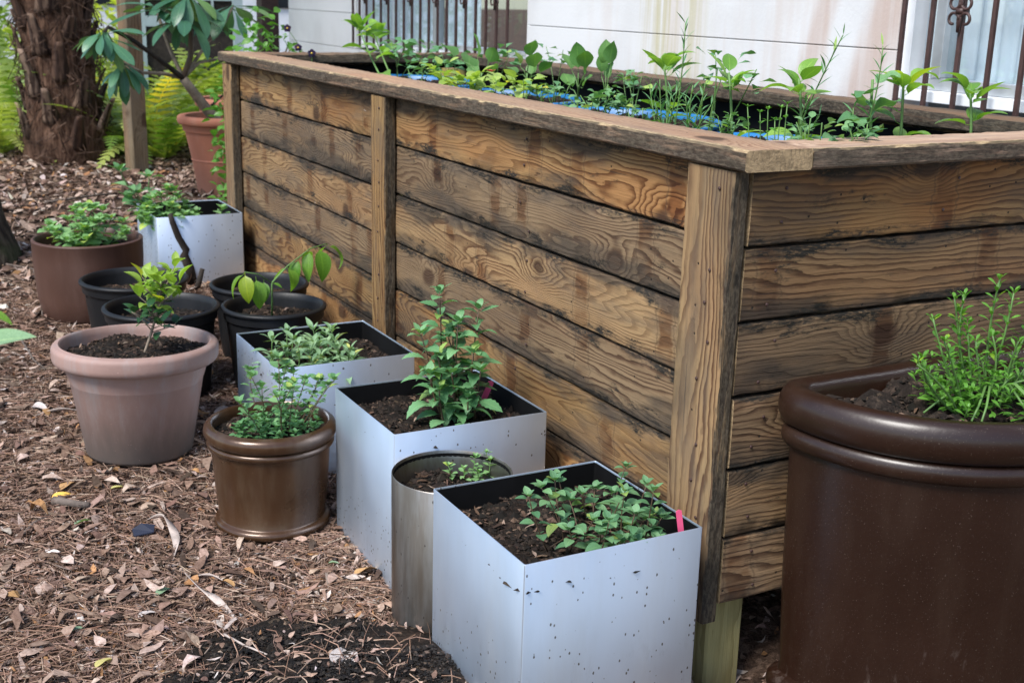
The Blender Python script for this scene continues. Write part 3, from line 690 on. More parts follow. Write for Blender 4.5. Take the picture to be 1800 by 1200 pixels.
def mat_plastic(name, c, rough, dust=(.35, .27, .23), dustf=.25, metal=0, stain=0.0, coat=0, chips=False, spec=.5):
    t = NT(name); P = t.objco(); R = t.rand(); z = t.sep(P)[2]
    a = t.noise(P, 4, 5, .6); st = t.noise(t.vmath('MULTIPLY', P, (14, 14, 3)), 1, 5, .65); f = t.noise(P, 90, 3)
    base = t.mix(t.ss(a, .3, .7), tuple(v*.88 for v in c), tuple(v*1.1 for v in c))
    base = t.mix(t.math('MULTIPLY', t.ss(st, .45, .75), dustf), base, dust)
    if stain: base = t.mix(t.math('MULTIPLY', t.ss(t.math('ADD', z, t.math('MULTIPLY', t.math('SUBTRACT', st, .5), .2)), .19, .0), stain), base, (.10, .085, .075))
    sc = t.noise(P, 260, 2); base = t.mix(t.math('MULTIPLY', t.ss(sc, .70, .76), .5), base, tuple(min(1, v*2.2+.05) for v in c))
    if chips:
        dd = t.vmath('DISTANCE', t.vmath('MULTIPLY', P, (.55, 1, 1.6)), (.0, -.345, .575*1.6))
        ch = t.math('MULTIPLY', t.ss(t.noise(P, 60, 4, .65), .50, .53), t.ss(dd, .02, .07, 1, 0)); base = t.mix(ch, base, (.62, .64, .66))
        ck = t.math('MULTIPLY', t.ss(t.math('ADD', t.noise(t.vmath('MULTIPLY', P, (30, 30, 9)), 1, 5, .7), t.lin(z, .30, .0, 0, .14)), .66, .78), .28); base = t.mix(ck, base, (.13, .10, .085))
        du = t.math('MULTIPLY', t.ss(t.noise(P, 420, 2), .68, .74), .55); base = t.mix(du, base, (.2, .16, .13))
    return t.done(t.bsdf(base, t.lin(a, 0, 1, rough-.07, rough+.1), metal, t.bump(t.math('ADD', f, t.math('MULTIPLY', st, .6)), .12, .003), spec, **({'Coat Weight': coat, 'Coat Roughness': .22} if coat else {})))
MAT['pink'] = mat_plastic('faded pink terracotta plastic', (.31, .195, .165), .64, dust=(.31, .27, .26), dustf=.9, stain=.9)
MAT['bronze'] = mat_plastic('bronze glaze', (.064, .030, .0135), .27, dust=(.2, .15, .1), dustf=.25, metal=.35, coat=.3)
MAT['blackpot'] = mat_plastic('black nursery plastic', (.009, .0095, .011), .45, dust=(.035, .032, .03), dustf=.25, spec=.3)
MAT['brownpot'] = mat_plastic('matt brown', (.075, .034, .023), .5, dust=(.17, .10, .08), dustf=.25)
MAT['bigpot'] = mat_plastic('dark brown glossy resin', (.017, .0062, .003), .36, dust=(.04, .024, .016), dustf=.3, metal=.0, coat=.25, chips=True, spec=.4)
MAT['terracotta'] = mat_plastic('terracotta clay', (.36, .13, .075), .72, dust=(.42, .24, .18), dustf=.4, stain=.4)

g = zg(-.786, 1.54)
pink = round_pot('pink_plastic_pot', 'faded pink terracotta-coloured plastic pot with thick rim and a small leafy shrub', -.79, 1.535,
    [(.135, .004), (.140, .012), (.180, .252)]+arc(.190, .262, .006, .006, -PI*.75, -PI*.5, 2)+arc(.200, .278, .016, .020, -PI/2, 0, 5)+arc(.202, .296, .014, .014, 0, PI/2, 5), .010, MAT['pink'], g-.005, .032, lean=(.012, -.03), crumbs=2200, bits=90)
g = zg(-.573, 1.04)
bronze = round_pot('bronze_glazed_pot', 'round bronze-brown glazed pot with ringed rim and foot, holding a thin-stemmed herb', -.575, 1.035,
    arc(.130, .012, .012, .012, -PI/2, PI/2, 6)+[(.128, .027), (.136, .10), (.143, .20), (.144, .206)]+arc(.145, .214, .009, .009, -PI/2, PI/2, 6)+[(.146, .224)]+arc(.146, .243, .014, .019, -PI/2, PI/2, 8), .009, MAT['bronze'], g-.004, .03, crumbs=1500, bits=50)
g = zg(-.37, .41)
cyl = round_pot('steel_cylinder_planter', 'dull tarnished steel cylinder planter between the two nearest square ones', -.368, .4435, [(.126, .0), (.1265, .345)], .003, MAT['steel_dull'], -1.02, .05, cat='planter', crumbs=1500, bits=60)
obj('liner', (lambda m: (m.lathe([(.1225, .341), (.1225, .02)], 64), m.mesh('liner', MAT['black'], True))[1])(MB()), cyl)
def nursery(label, x, y, R, H, mat='blackpot', rimmat=None, sz=.05, lean=(0, 0)):
    g = zg(x, y)
    return round_pot('black_nursery_pot', label, x, y, [(R*.76, .004), (R*.78, .015), (R*.90, H-.045), (R*.905, H-.040)]+[(R*.945, H-.036), (R*.955, H-.012)]+arc(R*.975, H-.006, R*.025, .006, -PI/2, PI/2, 5), .012, MAT[mat], g-.004, sz, group='black plastic nursery pots', lean=lean, crumbs=500, bits=30)
n1 = nursery('black nursery pot directly behind the pink pot', -.63, 1.925, .172, .28)
n2 = nursery('black nursery pot between the brown pot and the black pot behind the pink one', -.62, 2.36, .175, .25)
n3 = nursery('black nursery pot with a drooping-leaved seedling behind a steel planter', -.306, 1.85, .160, .26, sz=.045)
n4 = nursery('black nursery pot against the planks, just behind the seedling pot', -.25, 2.185, .163, .245)
g = zg(-.685, 2.79)
brown = round_pot('brown_cylinder_pot', 'plain matt brown cylindrical pot with a rounded lemon balm clump', -.69, 2.79, [(.165, .0), (.168, .004), (.180, .07), (.1885, .2), (.189, .266)]+arc(.186, .268, .004, .004, 0, PI/2, 3), .010, MAT['brownpot'], g-.006, .04, crumbs=500, bits=40)
g = zg(.35, 4.75)
def terra(label, x, y, R, H, zz):
    return round_pot('terracotta_pot', label, x, y, [(R*.60, .0), (R*.61, .008), (R*.71, H*.42), (R*.725, H*.425), (R*.725, H*.44), (R*.715, H*.445), (R*.84, H*.80), (R*.875, H*.805), (R*.895, H*.86), (R*.90, H*.885), (R*.93, H*.89)]+arc(R*.955, H*.945, R*.045, H*.055, -PI/2, PI/2, 6), .03, MAT['terracotta'], zz, .07, group='terracotta pots behind the bed', crumbs=150, bits=10)
terra('ribbed terracotta pot in front, holding the paddle-leaved plant', .345, 4.75, .235, .40, g-.005)
terra('terracotta pot standing behind the paddle-leaved plant', .60, 5.45, .22, .43, zg(.6, 5.45)-.003)

# ------------------------------------------------------------------ the big half-round pot
def dpath(n=140):
    """closed D outline: flat back along +Y side, bulging towards -Y; returns points and outward normals"""
    a, b, rc = .40, .355, .06
    P = []
    N = 70
    for i in range(N+1):               # front: superellipse from right to left
        q = -i/N*PI
        c, s = math.cos(q), math.sin(q)
        P.append((a*math.copysign(abs(c)**.92, c), b*math.copysign(abs(s)**.92, s)))
    P = P[::-1]                        # left -> right via the front
    for k in range(1, 9):              # right back corner
        q = k/8*PI/2; P.append((a-rc+rc*math.cos(q), rc*.9*math.sin(q)))
    for k in range(1, 14): P.append((a-rc-(2*(a-rc))*k/14, rc*.9))
    for k in range(0, 8): q = PI/2+k/8*PI/2; P.append((-a+rc+rc*math.cos(q), rc*.9*math.sin(q)))
    Nn = []
    for i in range(len(P)):
        p, q = P[i-1], P[(i+1) % len(P)]; t = Vector((q[0]-p[0], q[1]-p[1])).normalized(); Nn.append((t.y, -t.x))
    return P, Nn
def big_pot(x, y):
    zb = -1.035; H = .637
    r = empty('half_round_pot', (x, y, zb), 'large dark brown half-round pot with rolled rim against the bed end', 'pot')
    P, Nn = dpath(); n = len(P)
    prof = [(-.03, 0), (-.020, .0)]+[(-.022+.016*math.cos(-PI/2+q*PI/6), .022+.022*math.sin(-PI/2+q*PI/6)) for q in range(7)]+[(-.028, .046), (-.030, .06), (-.020, .25), (-.012, H-.118)]
    prof += [(-.008+.014*math.cos(-PI/2+q*PI/6), H-.096+.020*math.sin(-PI/2+q*PI/6)) for q in range(7)]
    prof += [(-.008+.024*math.cos(-PI/2+q*PI/8), H-.038+.038*math.sin(-PI/2+q*PI/8)) for q in range(9)]
    prof += [(-.022, H-.001), (-.036, H-.006), (-.042, H-.02), (-.050, H-.12)]
    V = []
    for (o, z) in prof:
        for (p, nn) in zip(P, Nn): V.append((p[0]+nn[0]*o, p[1]+nn[1]*o, z))
    F = [(i*n+k, i*n+(k+1) % n, (i+1)*n+(k+1) % n, (i+1)*n+k) for i in range(len(prof)-1) for k in range(n)]
    o = obj('body', mesh('body', V, F, MAT['bigpot']), r); o.data.set_sharp_from_angle(angle=math.radians(60))
    poly = [(p[0]*.86, p[1]*.86 if p[1] < 0 else p[1]*.3) for p in P]
    def ins(a, b): return (abs(a) < .335 and -.02 < b < .012) or (b <= -.02 and (a/.345)**2+(b/.345)**2 < 1)
    soil(r, ins, (-.345, .345, -.345, .02), H-.035, 3000, mound=.03, bits=10, dry=True)
    return r
BPX, BPY = .485, -.07
bigpot = big_pot(BPX, BPY)
# ------------------------------------------------------------------ blue tubs inside the bed
MAT['blue'] = mat_plastic('blue plastic', (.008, .15, .38), .38, dust=(.03, .12, .24), dustf=.3)
TUBS = [(.515, .56, 'nearest'), (.515, 1.34, 'second nearest'), (.515, 2.12, 'third nearest'), (.515, 2.88, 'farthest')]
for i, (x, y, wd) in enumerate(TUBS):
    R = .355; H = .33; zr = -.046
    r = empty('blue_tub', (x, y, zr-H), 'round blue plastic tub sunk in the bed, %s the near end' % ('closest to' if i == 0 else ('second from', 'third from', 'fourth from')[i-1]), 'tub', 'blue plastic tubs inside the bed')
    m = MB(); m.lathe([(R*.86, 0), (R*.97, H-.05), (R*.985, H-.02)]+arc(R*.985, H-.006, R*.02, .008, -PI/2, PI/2, 6)+[(R*.965, H-.004), (R*.95, H-.05), (R*.9, .05)], 72)
    m.build('body', MAT['blue'], r, True); rs = R*.935
    soil(r, lambda a, b, rs=rs: a*a+b*b < rs*rs, (-rs, rs, -rs, rs), H-.018, 1100, mound=.02, bits=30)

# ------------------------------------------------------------------ leaves and plants
def leaf_mesh(name, ratio, mat, shape='ovate', serr=0, curl=.6, fold=.25, n=7, pet=.12, wave=0.0, twist=0.0):
    """unit-length leaf along +X, arching down; petiole part of length pet"""
    V = []; UV = []; F = []
    ts = [i/n for i in range(n+1)]
    def wd(t):
        if shape == 'ovate': return math.sin(PI*t**.72)**.85
        if shape == 'lance': return math.sin(PI*t**.85)**1.1
        if shape == 'obov': return math.sin(PI*t**1.7)**.8
        if shape == 'heart': return min(1, (math.sin(PI*t**.5)**.8)*1.05)
        if shape == 'round': return math.sin(PI*t**.9)**.55
    x = z = 0; a = curl*.35
    for i, t in enumerate(ts):
        w_ = wd(t)*ratio*.5 if 0 < t < 1 else .004
        if serr and 0 < t < 1: w_ *= 1+serr*(1 if i % 2 else -1)
        xx = pet+x*(1-pet)
        tw = twist*t; wv = wave*math.sin(t*9)*ratio
        V += [(xx, w_, z+fold*w_+wv), (xx, 0, z), (xx, -w_, z+fold*w_-wv+tw*w_)]
        UV += [(1, t), (0, t), (-1, t)]
        x += math.cos(a)/n; z += math.sin(a)/n*(1-pet); a -= curl*1.35/n
    for i in range(n):
        b = 3*i; F += [(b, b+1, b+4, b+3), (b+1, b+2, b+5, b+4)]
    k = len(V); rr = .010
    V += [(0, rr, 0), (0, -rr, 0), (0, 0, -rr*1.3), (pet+.02, rr*.7, .002), (pet+.02, -rr*.7, .002), (pet+.02, 0, -rr)]; UV += [(0, 0)]*6
    F += [(k, k+1, k+4, k+3), (k+1, k+2, k+5, k+4), (k+2, k, k+3, k+5)]
    return mesh(name, V, F, mat, True, uv=UV)
def leaf_set(key, ratio, mat, **kw):
    c = kw.pop('curl', .6); f = kw.pop('fold', .25)
    return [leaf_mesh('leaf', ratio*random.uniform(.88, 1.12), mat, curl=c*k, fold=f*random.uniform(.5, 1.4), twist=random.uniform(-.4, .4), **kw) for k in (.45, .9, 1.4)]
G = {}
MAT['mint'] = mat_leaf('mint leaf', (.085, .215, .105), (.19, .36, .175), .42, .22)
MAT['peppermint'] = mat_leaf('serrated mint leaf', (.085, .225, .095), (.20, .40, .19), .40, .22)
MAT['sage'] = mat_leaf('grey green leaf', (.19, .33, .18), (.30, .45, .25), .55, .2)
MAT['oregano'] = mat_leaf('oregano leaf', (.10, .25, .10), (.22, .40, .18), .45, .25)
MAT['citrus_new'] = mat_leaf('pale new leaf', (.26, .42, .05), (.36, .50, .10), .35, .35)
MAT['citrus_old'] = mat_leaf('dark glossy leaf', (.012, .05, .024), (.035, .10, .035), .25, .12)
MAT['seedling'] = mat_leaf('seedling leaf', (.10, .24, .025), (.20, .36, .05), .35, .4)
MAT['balm'] = mat_leaf('lemon balm leaf', (.17, .34, .12), (.27, .46, .20), .5, .25)
MAT['savory'] = mat_leaf('bright savory leaf', (.085, .25, .03), (.17, .38, .06), .38, .3)
MAT['pepper'] = mat_leaf('pepper leaf', (.15, .32, .05), (.30, .50, .10), .35, .35)
MAT['eggplant'] = mat_leaf('eggplant leaf', (.08, .21, .05), (.15, .31, .09), .5, .3)
MAT['tarragon'] = mat_leaf('tarragon leaf', (.09, .24, .10), (.16, .34, .15), .5, .25)
MAT['celery'] = mat_leaf('yellow green leaf', (.32, .46, .09), (.44, .56, .16), .5, .35)
MAT['paddle'] = mat_leaf('paddle leaf', (.045, .14, .080), (.10, .24, .14), .33, .18, vein=(1.7, 1.6, 1.4))
MAT['fern'] = mat_leaf('fern frond', (.13, .25, .045), (.50, .53, .16), .5, .45)  # sunlit brightness of the background is raised into the frond colours
MAT['bush'] = mat_leaf('bush leaf', (.06, .17, .03), (.52, .58, .12), .5, .45)  # bright yellow-green end paints sun on the back foliage
MAT['stem_green'] = mat_simple('green stem', (.10, .20, .05), .5, var=.25, scale=20)
MAT['stem_red'] = mat_simple('brown stem', (.085, .05, .028), .6, var=.3, scale=20)
MAT['stem_wood'] = mat_simple('woody stem', (.20, .155, .115), .8, var=.35, scale=25, bumpS=.6)
MAT['bark_dark'] = mat_simple('dark bark', (.022, .015, .011), .85, var=.5, scale=30, bumpS=.8)

class Plant:
    def __init__(s, name, base, label, cat='plant', group=None):
        s.o = empty(name, base, label, cat, group); s.b = Vector(base); s.J = {}; s.nl = 0
    def stem(s, pts, r0, r1=None, mat='stem_green', n=6, name='stem'):
        r1 = r0*.5 if r1 is None else r1; k = len(pts)
        m = MB(); m.tube([Vector(p)-s.b for p in pts], [r0+(r1-r0)*i/(k-1) for i in range(k)], n); return m.build(name, MAT[mat], s.o, True)
    def leaf(s, p, az, el, size, meshes, roll=0.0, name='leaf', part=True, sy=1.0):
        d = Vector((math.cos(el)*math.cos(az), math.cos(el)*math.sin(az), math.sin(el)))
        side = Vector((-math.sin(az), math.cos(az), 0)); up = d.cross(side)
        c, q = math.cos(roll), math.sin(roll); side, up = side*c+up*q, up*c-side*q
        m = Matrix(((d.x*size, side.x*size*sy, up.x*size, p[0]-s.b.x), (d.y*size, side.y*size*sy, up.y*size, p[1]-s.b.y), (d.z*size, side.z*size*sy, up.z*size, p[2]-s.b.z), (0, 0, 0, 1)))
        me = random.choice(meshes) if isinstance(meshes, list) else meshes
        if part: obj(name, me, s.o, mw=m); s.nl += 1
        else: s.J.setdefault(me.name, [me, []])[1].append(m)
    def finish(s, name='foliage', kind='stuff'):
        V = []; F = []; UV = []; C = 0; mat = None
        for me, ms in s.J.values():
            mat = me.materials[0]; n = len(me.vertices); co = np.empty(n*3); me.vertices.foreach_get('co', co); co = co.reshape(-1, 3)
            fs = [tuple(p.vertices) for p in me.polygons]; uv = np.zeros((n, 2)); li = np.empty(len(me.loops), int); me.loops.foreach_get('vertex_index', li)
            ud = np.empty(len(me.loops)*2); me.uv_layers[0].data.foreach_get('uv', ud); uv[li] = ud.reshape(-1, 2)
            for m in ms:
                A = np.array(m); V.append(co@A[:3, :3].T+A[:3, 3]); UV.append(uv); F += [tuple(i+C for i in f) for f in fs]; C += n
        if V: obj(name, mesh(name, np.vstack(V), F, mat, True, uv=np.vstack(UV)), s.o, kind=kind)
        return s.o
def curve(p0, p1, bow=.1, n=7, j=.0):
    p0, p1 = Vector(p0), Vector(p1); d = p1-p0; L = d.length; s = Vector((random.uniform(-1, 1), random.uniform(-1, 1), 0))*bow*L
    return [p0+d*t+s*(t*(1-t))*2+Vector((random.uniform(-j, j), random.uniform(-j, j), 0)) for t in [i/(n-1) for i in range(n)]]
def lerp_pts(P, t):
    k = t*(len(P)-1); i = min(int(k), len(P)-2); return P[i].lerp(P[i+1], k-i)
def opposite(pl, P, t0, t1, nodes, s0, s1, meshes, el0=-.1, el1=.5, part=True, top=True, j=.25, az0=None, whorl=2):
    a = random.uniform(0, 6) if az0 is None else az0
    for i in range(nodes):
        q = i/max(1, nodes-1); t = t0+(t1-t0)*q; p = lerp_pts(P, t); sz = s0+(s1-s0)*q; el = el0+(el1-el0)*q
        for k in range(whorl): pl.leaf(p, a+k*2*PI/whorl+random.uniform(-j, j), el+random.uniform(-j, j), sz*random.uniform(.8, 1.15), meshes, random.uniform(-.3, .3), part=part)
        a += PI/2+random.uniform(-.2, .2)
    if top:
        for k in range(4): pl.leaf(P[-1], a+k*PI/2, .75+random.uniform(-.2, .2), s1*random.uniform(.55, .85), meshes, 0, part=part)
def alternate(pl, P, t0, t1, nodes, s0, s1, meshes, el0=.1, el1=.9, part=True, j=.3):
    a = random.uniform(0, 6)
    for i in range(nodes):
        q = i/max(1, nodes-1); pl.leaf(lerp_pts(P, t0+(t1-t0)*q), a, el0+(el1-el0)*q+random.uniform(-j, j), (s0+(s1-s0)*q)*random.uniform(.8, 1.2), meshes, random.uniform(-.4, .4), part=part)
        a += 2.4+random.uniform(-.3, .3)

# small round-leaved mint in the nearest box
L_mint = leaf_set('mint', .58, MAT['mint'], curl=.5, n=6)
z0 = -.645-.055
pl = Plant('mint_plant', (-.235, .075, z0), 'spreading round-leaved mint in the nearest steel planter', 'herb')
for i in range(25):
    a = random.uniform(0, 2*PI); rr = .15*math.sqrt(random.random()); bx, by = -.25+rr*math.cos(a)*.9, .08+rr*math.sin(a)*.85
    bx = min(max(bx, -.42), -.155); by = min(max(by, .0), .25)
    h = random.uniform(.035, .085) if i > 8 else random.uniform(.085, .125)
    P = curve((bx, by, z0), (bx+random.uniform(-.03, .03)+math.cos(a)*.02, by+random.uniform(-.03, .03)+math.sin(a)*.02, z0+h), .15)
    pl.stem(P, .0016, .0010, 'stem_red', 5); opposite(pl, P, .35, .97, 3 if h < .08 else 4, .037, .029, L_mint, -.15, .3)
for i in range(9):
    a = random.uniform(0, 6); pl.stem(curve((-.24+.1*math.cos(a), .07+.1*math.sin(a), z0+.004), (-.24-.06*math.cos(a+1), .07-.06*math.sin(a+.5), z0+.02), .3), .0016, .0014, 'stem_red', 5, name='runner')
pl.finish()
# tall serrated mint in the second box
L_pm = leaf_set('pm', .46, MAT['peppermint'], serr=.10, curl=.75, n=11)
z0 = -.625-.05
pl = Plant('peppermint_plant', (-.24, .73, z0), 'tall serrated mint with upright stems in the second nearest steel planter', 'herb')
for (bx, by, tx, ty, tzp) in ((-.275, .745, -.30, .76, .165), (-.25, .75, -.245, .78, .235), (-.22, .735, -.215, .74, .185), (-.19, .72, -.165, .735, .205), (-.205, .76, -.20, .80, .16), (-.265, .70, -.285, .69, .075), (-.22, .69, -.225, .665, .06), (-.23, .72, -.25, .70, .10), (-.19, .70, -.18, .69, .10), (-.245, .74, -.27, .735, .13), (-.21, .745, -.225, .77, .15), (-.20, .73, -.19, .71, .13), (-.255, .72, -.30, .71, .10)):
    tzp *= 1.28; P = curve((bx, by, z0), (tx, ty, z0+tzp), .10); pl.stem(P, .0028, .0016, 'stem_red')
    opposite(pl, P, .22, .97, max(3, int(tzp/.030)), .076, .05, L_pm, -.15, .35)
pl.finish()
# sage-like herb in the third box
L_sage = leaf_set('sage', .32, MAT['sage'], shape='lance', curl=.7, n=6)
z0 = -.648-.055
pl = Plant('narrow_leaved_herb', (-.34, 1.36, z0), 'low grey-green narrow-leaved herb in the third steel planter', 'herb')
for i in range(22):
    a = random.uniform(0, 2*PI); rr = .13*math.sqrt(random.random()); bx, by = -.345+rr*math.cos(a), 1.37+rr*math.sin(a)*.95; h = random.uniform(.03, .085)
    P = curve((bx, by, z0), (bx+random.uniform(-.02, .02), by+random.uniform(-.02, .02), z0+h), .15); pl.stem(P, .0018, .0012)
    opposite(pl, P, .3, .95, 3, .066, .05, L_sage, .05, .55)
pl.finish()
# thin-stemmed herb in the bronze pot
L_or = leaf_set('or', .55, MAT['oregano'], curl=.5, n=4)
z0 = zg(-.573, 1.04)+.264-.03
pl = Plant('oregano_plant', (-.57, 1.02, z0), 'thin-stemmed small-leaved herb in the bronze pot', 'herb')
for i in range(16):
    a = random.uniform(0, 2*PI); rr = .075*math.sqrt(random.random()); bx, by = -.565+rr*math.cos(a), 1.02+rr*math.sin(a)
    h = random.uniform(.10, .165); P = curve((bx, by, z0), (bx+math.cos(a)*.05+random.uniform(-.03, .03), by+math.sin(a)*.05+random.uniform(-.03, .03), z0+h), .2)
    pl.stem(P, .0014, .0009, 'stem_red', 5); opposite(pl, P, .45, .98, 5, .024, .030, L_or, .0, .5, part=True)
for i in range(60):
    a = random.uniform(0, 2*PI); rr = .10*math.sqrt(random.random()); bx, by = -.565+rr*math.cos(a), 1.005+rr*math.sin(a)*.9; h = random.uniform(.015, .05)
    P = curve((bx, by, z0), (bx+random.uniform(-.012, .012), by+random.uniform(-.012, .012), z0+h), .2, 4); opposite(pl, P, .3, .95, 3, .022, .019, L_or, -.1, .5, part=False)
pl.finish()
# tiny herb in the cylinder
pl = Plant('tiny_herb', (-.35, .43, -.725), 'tiny yellow-green herb sprigs in the steel cylinder', 'herb')
L_cel = leaf_set('cel', .5, MAT['celery'], curl=.5, n=5)
L_or2 = leaf_set('or2', .6, MAT['balm'], curl=.4, n=4)
for (px, py, h) in ((795, 840, .03), (830, 838, .045), (848, 835, .05), (860, 838, .04), (818, 842, .025), (838, 845, .02)):
    p = atZ(px, py, -.72); P = curve((p.x, p.y, -.725), (p.x+random.uniform(-.01, .01), p.y, -.72+h), .1, 4); pl.stem(P, .0012, .0008, n=5); opposite(pl, P, .2, .95, 4, .020, .016, L_or2, 0, .5)
pl.finish()
# small shrub in the pink pot
L_cn = leaf_set('cn', .45, MAT['citrus_new'], curl=.35, n=6, fold=.5); L_co = leaf_set('co', .5, MAT['citrus_old'], curl=.5, n=6, fold=.3)
zp = zg(-.79, 1.535)+.272
bpt = atY(247, 588, 1.50); tpt = atY(285, 500, 1.50)
pl = Plant('small_shrub', (bpt.x, 1.50, zp-.005), 'small shrub with yellow-green new leaves over dark old ones in the pink pot', 'shrub')
T = curve((bpt.x, 1.50, zp-.01), (tpt.x, 1.50, tpt.z), .12); pl.stem(T, .0042, .0028, 'stem_wood')
for i in range(22):
    a = 2.4*i; p = lerp_pts(T, .35+.65*i/21); L = random.uniform(.045, .085); e = random.uniform(.2, .9)
    q = p+Vector((math.cos(a)*math.cos(e), math.sin(a)*math.cos(e), math.sin(e)))*L
    P = curve(p, q, .15, 5); pl.stem(P, .0018, .0012, 'stem_wood', 5)
    old = i < 9
    alternate(pl, P, .3, 1, 5, .042, .055 if not old else .045, L_co if old else L_cn, .0, .8)
pl.finish()
# seedling with drooping leaves
L_sd = leaf_set('sd', .42, MAT['seedling'], curl=.9, n=8, fold=.3, shape='ovate')
b = atY(478, 545, 1.85); z0 = zg(-.306, 1.85)+.26-.045
pl = Plant('seedling', (b.x, 1.85, z0), 'slender seedling with drooping bright green leaves in a black pot', 'seedling')
k1 = atY(478, 497, 1.85); k2 = atY(505, 468, 1.86); k3 = atY(545, 437, 1.88); k4 = atY(575, 428, 1.9); k0 = atY(430, 478, 1.83)
pl.stem([(b.x, 1.85, z0), tuple(lerp_pts([Vector((b.x, 1.85, z0)), k1], .5)), k1, k2, k3, k4], .0035, .0015, 'stem_green')
pl.stem([k1, k0.lerp(k1, .5)+Vector((0, 0, .01)), k0], .0018, .0012, 'stem_green')
for (p, az, el, s) in ((k4, .0, -.9, .085), (k4, 2.5, -1.1, .07), (k3.lerp(k4, .5), -1.5, -1.2, .095), (k3, 1.5, -1.0, .075), (k3, -2.2, -1.25, .085), (k2, -1.2, -1.1, .07), (k2, 2.6, -.8, .06), (k2.lerp(k3, .5), -2.6, -1.3, .075), (k0, 3.0, -1.0, .075), (k0, -1.6, -1.2, .08), (k0.lerp(k1, .4), -1.4, -1.3, .085), (k0.lerp(k1, .7), -1.9, -1.2, .06), (k1, -.8, -.3, .03)):
    pl.leaf(p, az, el, s*1.25, L_sd, random.uniform(-.3, .3))
pl.finish()
# lemon balm in the brown pot
L_bm = leaf_set('bm', .68, MAT['balm'], serr=.07, curl=.5, n=9)
z0 = zg(-.69, 2.79)+.27-.045
random.seed(21)
pl = Plant('lemon_balm', (-.69, 2.78, z0), 'rounded pale green lemon balm clump in the brown pot', 'herb')
for i in range(30):
    a = random.uniform(0, 2*PI); rr = math.sqrt(random.random()); tip = Vector((-.69+.14*rr*math.cos(a), 2.78+.14*rr*math.sin(a), z0+.145-.085*rr*rr+random.uniform(-.015, .01)))
    P = curve((-.69+.04*rr*math.cos(a), 2.78+.04*rr*math.sin(a), z0), tip, .12); pl.stem(P, .0018, .0012)
    opposite(pl, P, .4, .97, 3, .055, .045, L_bm, -.15, .3)
pl.finish()
# herbs in the farthest steel box
z0 = -.566-.06
pl = Plant('bushy_balm', (-.21, 3.15, z0), 'bushy pale green herb in the farthest steel planter', 'herb')
for i in range(28):
    a = random.uniform(0, 2*PI); rr = math.sqrt(random.random()); c = atY(292, 345, 3.13)
    tip = Vector((c.x+.115*rr*math.cos(a), 3.13+.10*rr*math.sin(a), z0+.155-.11*rr*rr+random.uniform(-.02, .01)))
    P = curve((c.x+.04*rr*math.cos(a), 3.13+.04*rr*math.sin(a), z0), tip, .12); pl.stem(P, .0018, .0012)
    opposite(pl, P, .4, .97, 3, .048, .04, L_bm, -.15, .3)
pl.finish()
pl = Plant('large_leaved_herb', (-.36, 3.25, z0), 'taller large-leaved herb leaning out of the farthest steel planter', 'herb')
L_bl = leaf_set('bl', .55, MAT['oregano'], curl=.5, n=6)
for (px, py) in ((210, 300), (262, 312), (240, 340), (225, 350)):
    t = atY(px, py, 3.22); P = curve((-.34, 3.23, z0), t, .15); pl.stem(P, .003, .002); opposite(pl, P, .45, .97, 3, .085, .06, L_bl, -.1, .4)
pl.finish()
pl = Plant('herb_sprig', (-.13, 3.15, z0), 'small sprig at the right rim of the farthest steel planter', 'herb')
P = curve((-.13, 3.12, z0), (-.12, 3.10, z0+.07), .1, 4); pl.stem(P, .0015, .001); opposite(pl, P, .4, .9, 3, .05, .04, L_bm, 0, .3); pl.finish()
# savory in the big pot
L_sv = leaf_set('sv', .36, MAT['savory'], curl=.4, n=5, shape='obov', pet=.04)
z0 = -1.035+.637-.03
c = atZ(1735, 712, z0)
pl = Plant('savory_plant', (c.x, c.y, z0), 'dense bright green small-leaved herb in the large half-round pot', 'herb')
for i, (px, py, dx, dy) in enumerate([(1640, 560, 0, 0), (1678, 525, 0, .02), (1695, 520, .01, .0), (1758, 490, 0, 0), (1782, 515, .01, .02), (1620, 630, -.02, -.02), (1612, 640, -.02, -.03), (1790, 600, 0, -.03), (1745, 590, 0, 0), (1715, 600, 0, -.02), (1700, 570, 0, .01), (1660, 600, 0, -.02), (1830, 540, 0, 0), (1850, 590, 0, 0)]):
    t = atY(px, py, c.y+dy+random.uniform(-.03, .03)); P = curve((c.x+(t.x-c.x)*.45, c.y+dy, z0), t, .16, 9); pl.stem(P, .0026, .0016)
    opposite(pl, P, .18, .98, max(6, int((t.z-z0)/.013)), .027, .022, L_sv, .1, .8)
for i in range(70):
    a = random.uniform(0, 2*PI); rr = .12*math.sqrt(random.random()); bx, by = c.x+rr*math.cos(a)*1.1, c.y+rr*math.sin(a)*.8; h = random.uniform(.025, .08)
    P = curve((bx, by, z0), (bx+math.cos(a)*.03, by+math.sin(a)*.03-.01, z0+h), .3, 5); pl.stem(P, .0022, .0014, n=5) if i % 3 == 0 else None
    opposite(pl, P, .2, .97, 4, .026, .021, L_sv, 0, .7, part=False)
for i in range(8):
    a = random.uniform(PI, 2*PI); pl.stem([c+Vector((0, 0, .03)), c+Vector((math.cos(a)*.07, math.sin(a)*.05, .055)), c+Vector((math.cos(a)*.13, math.sin(a)*.09, .03)), c+Vector((math.cos(a)*.17, math.sin(a)*.11, .01))], .0028, .002, name='runner')
pl.finish()
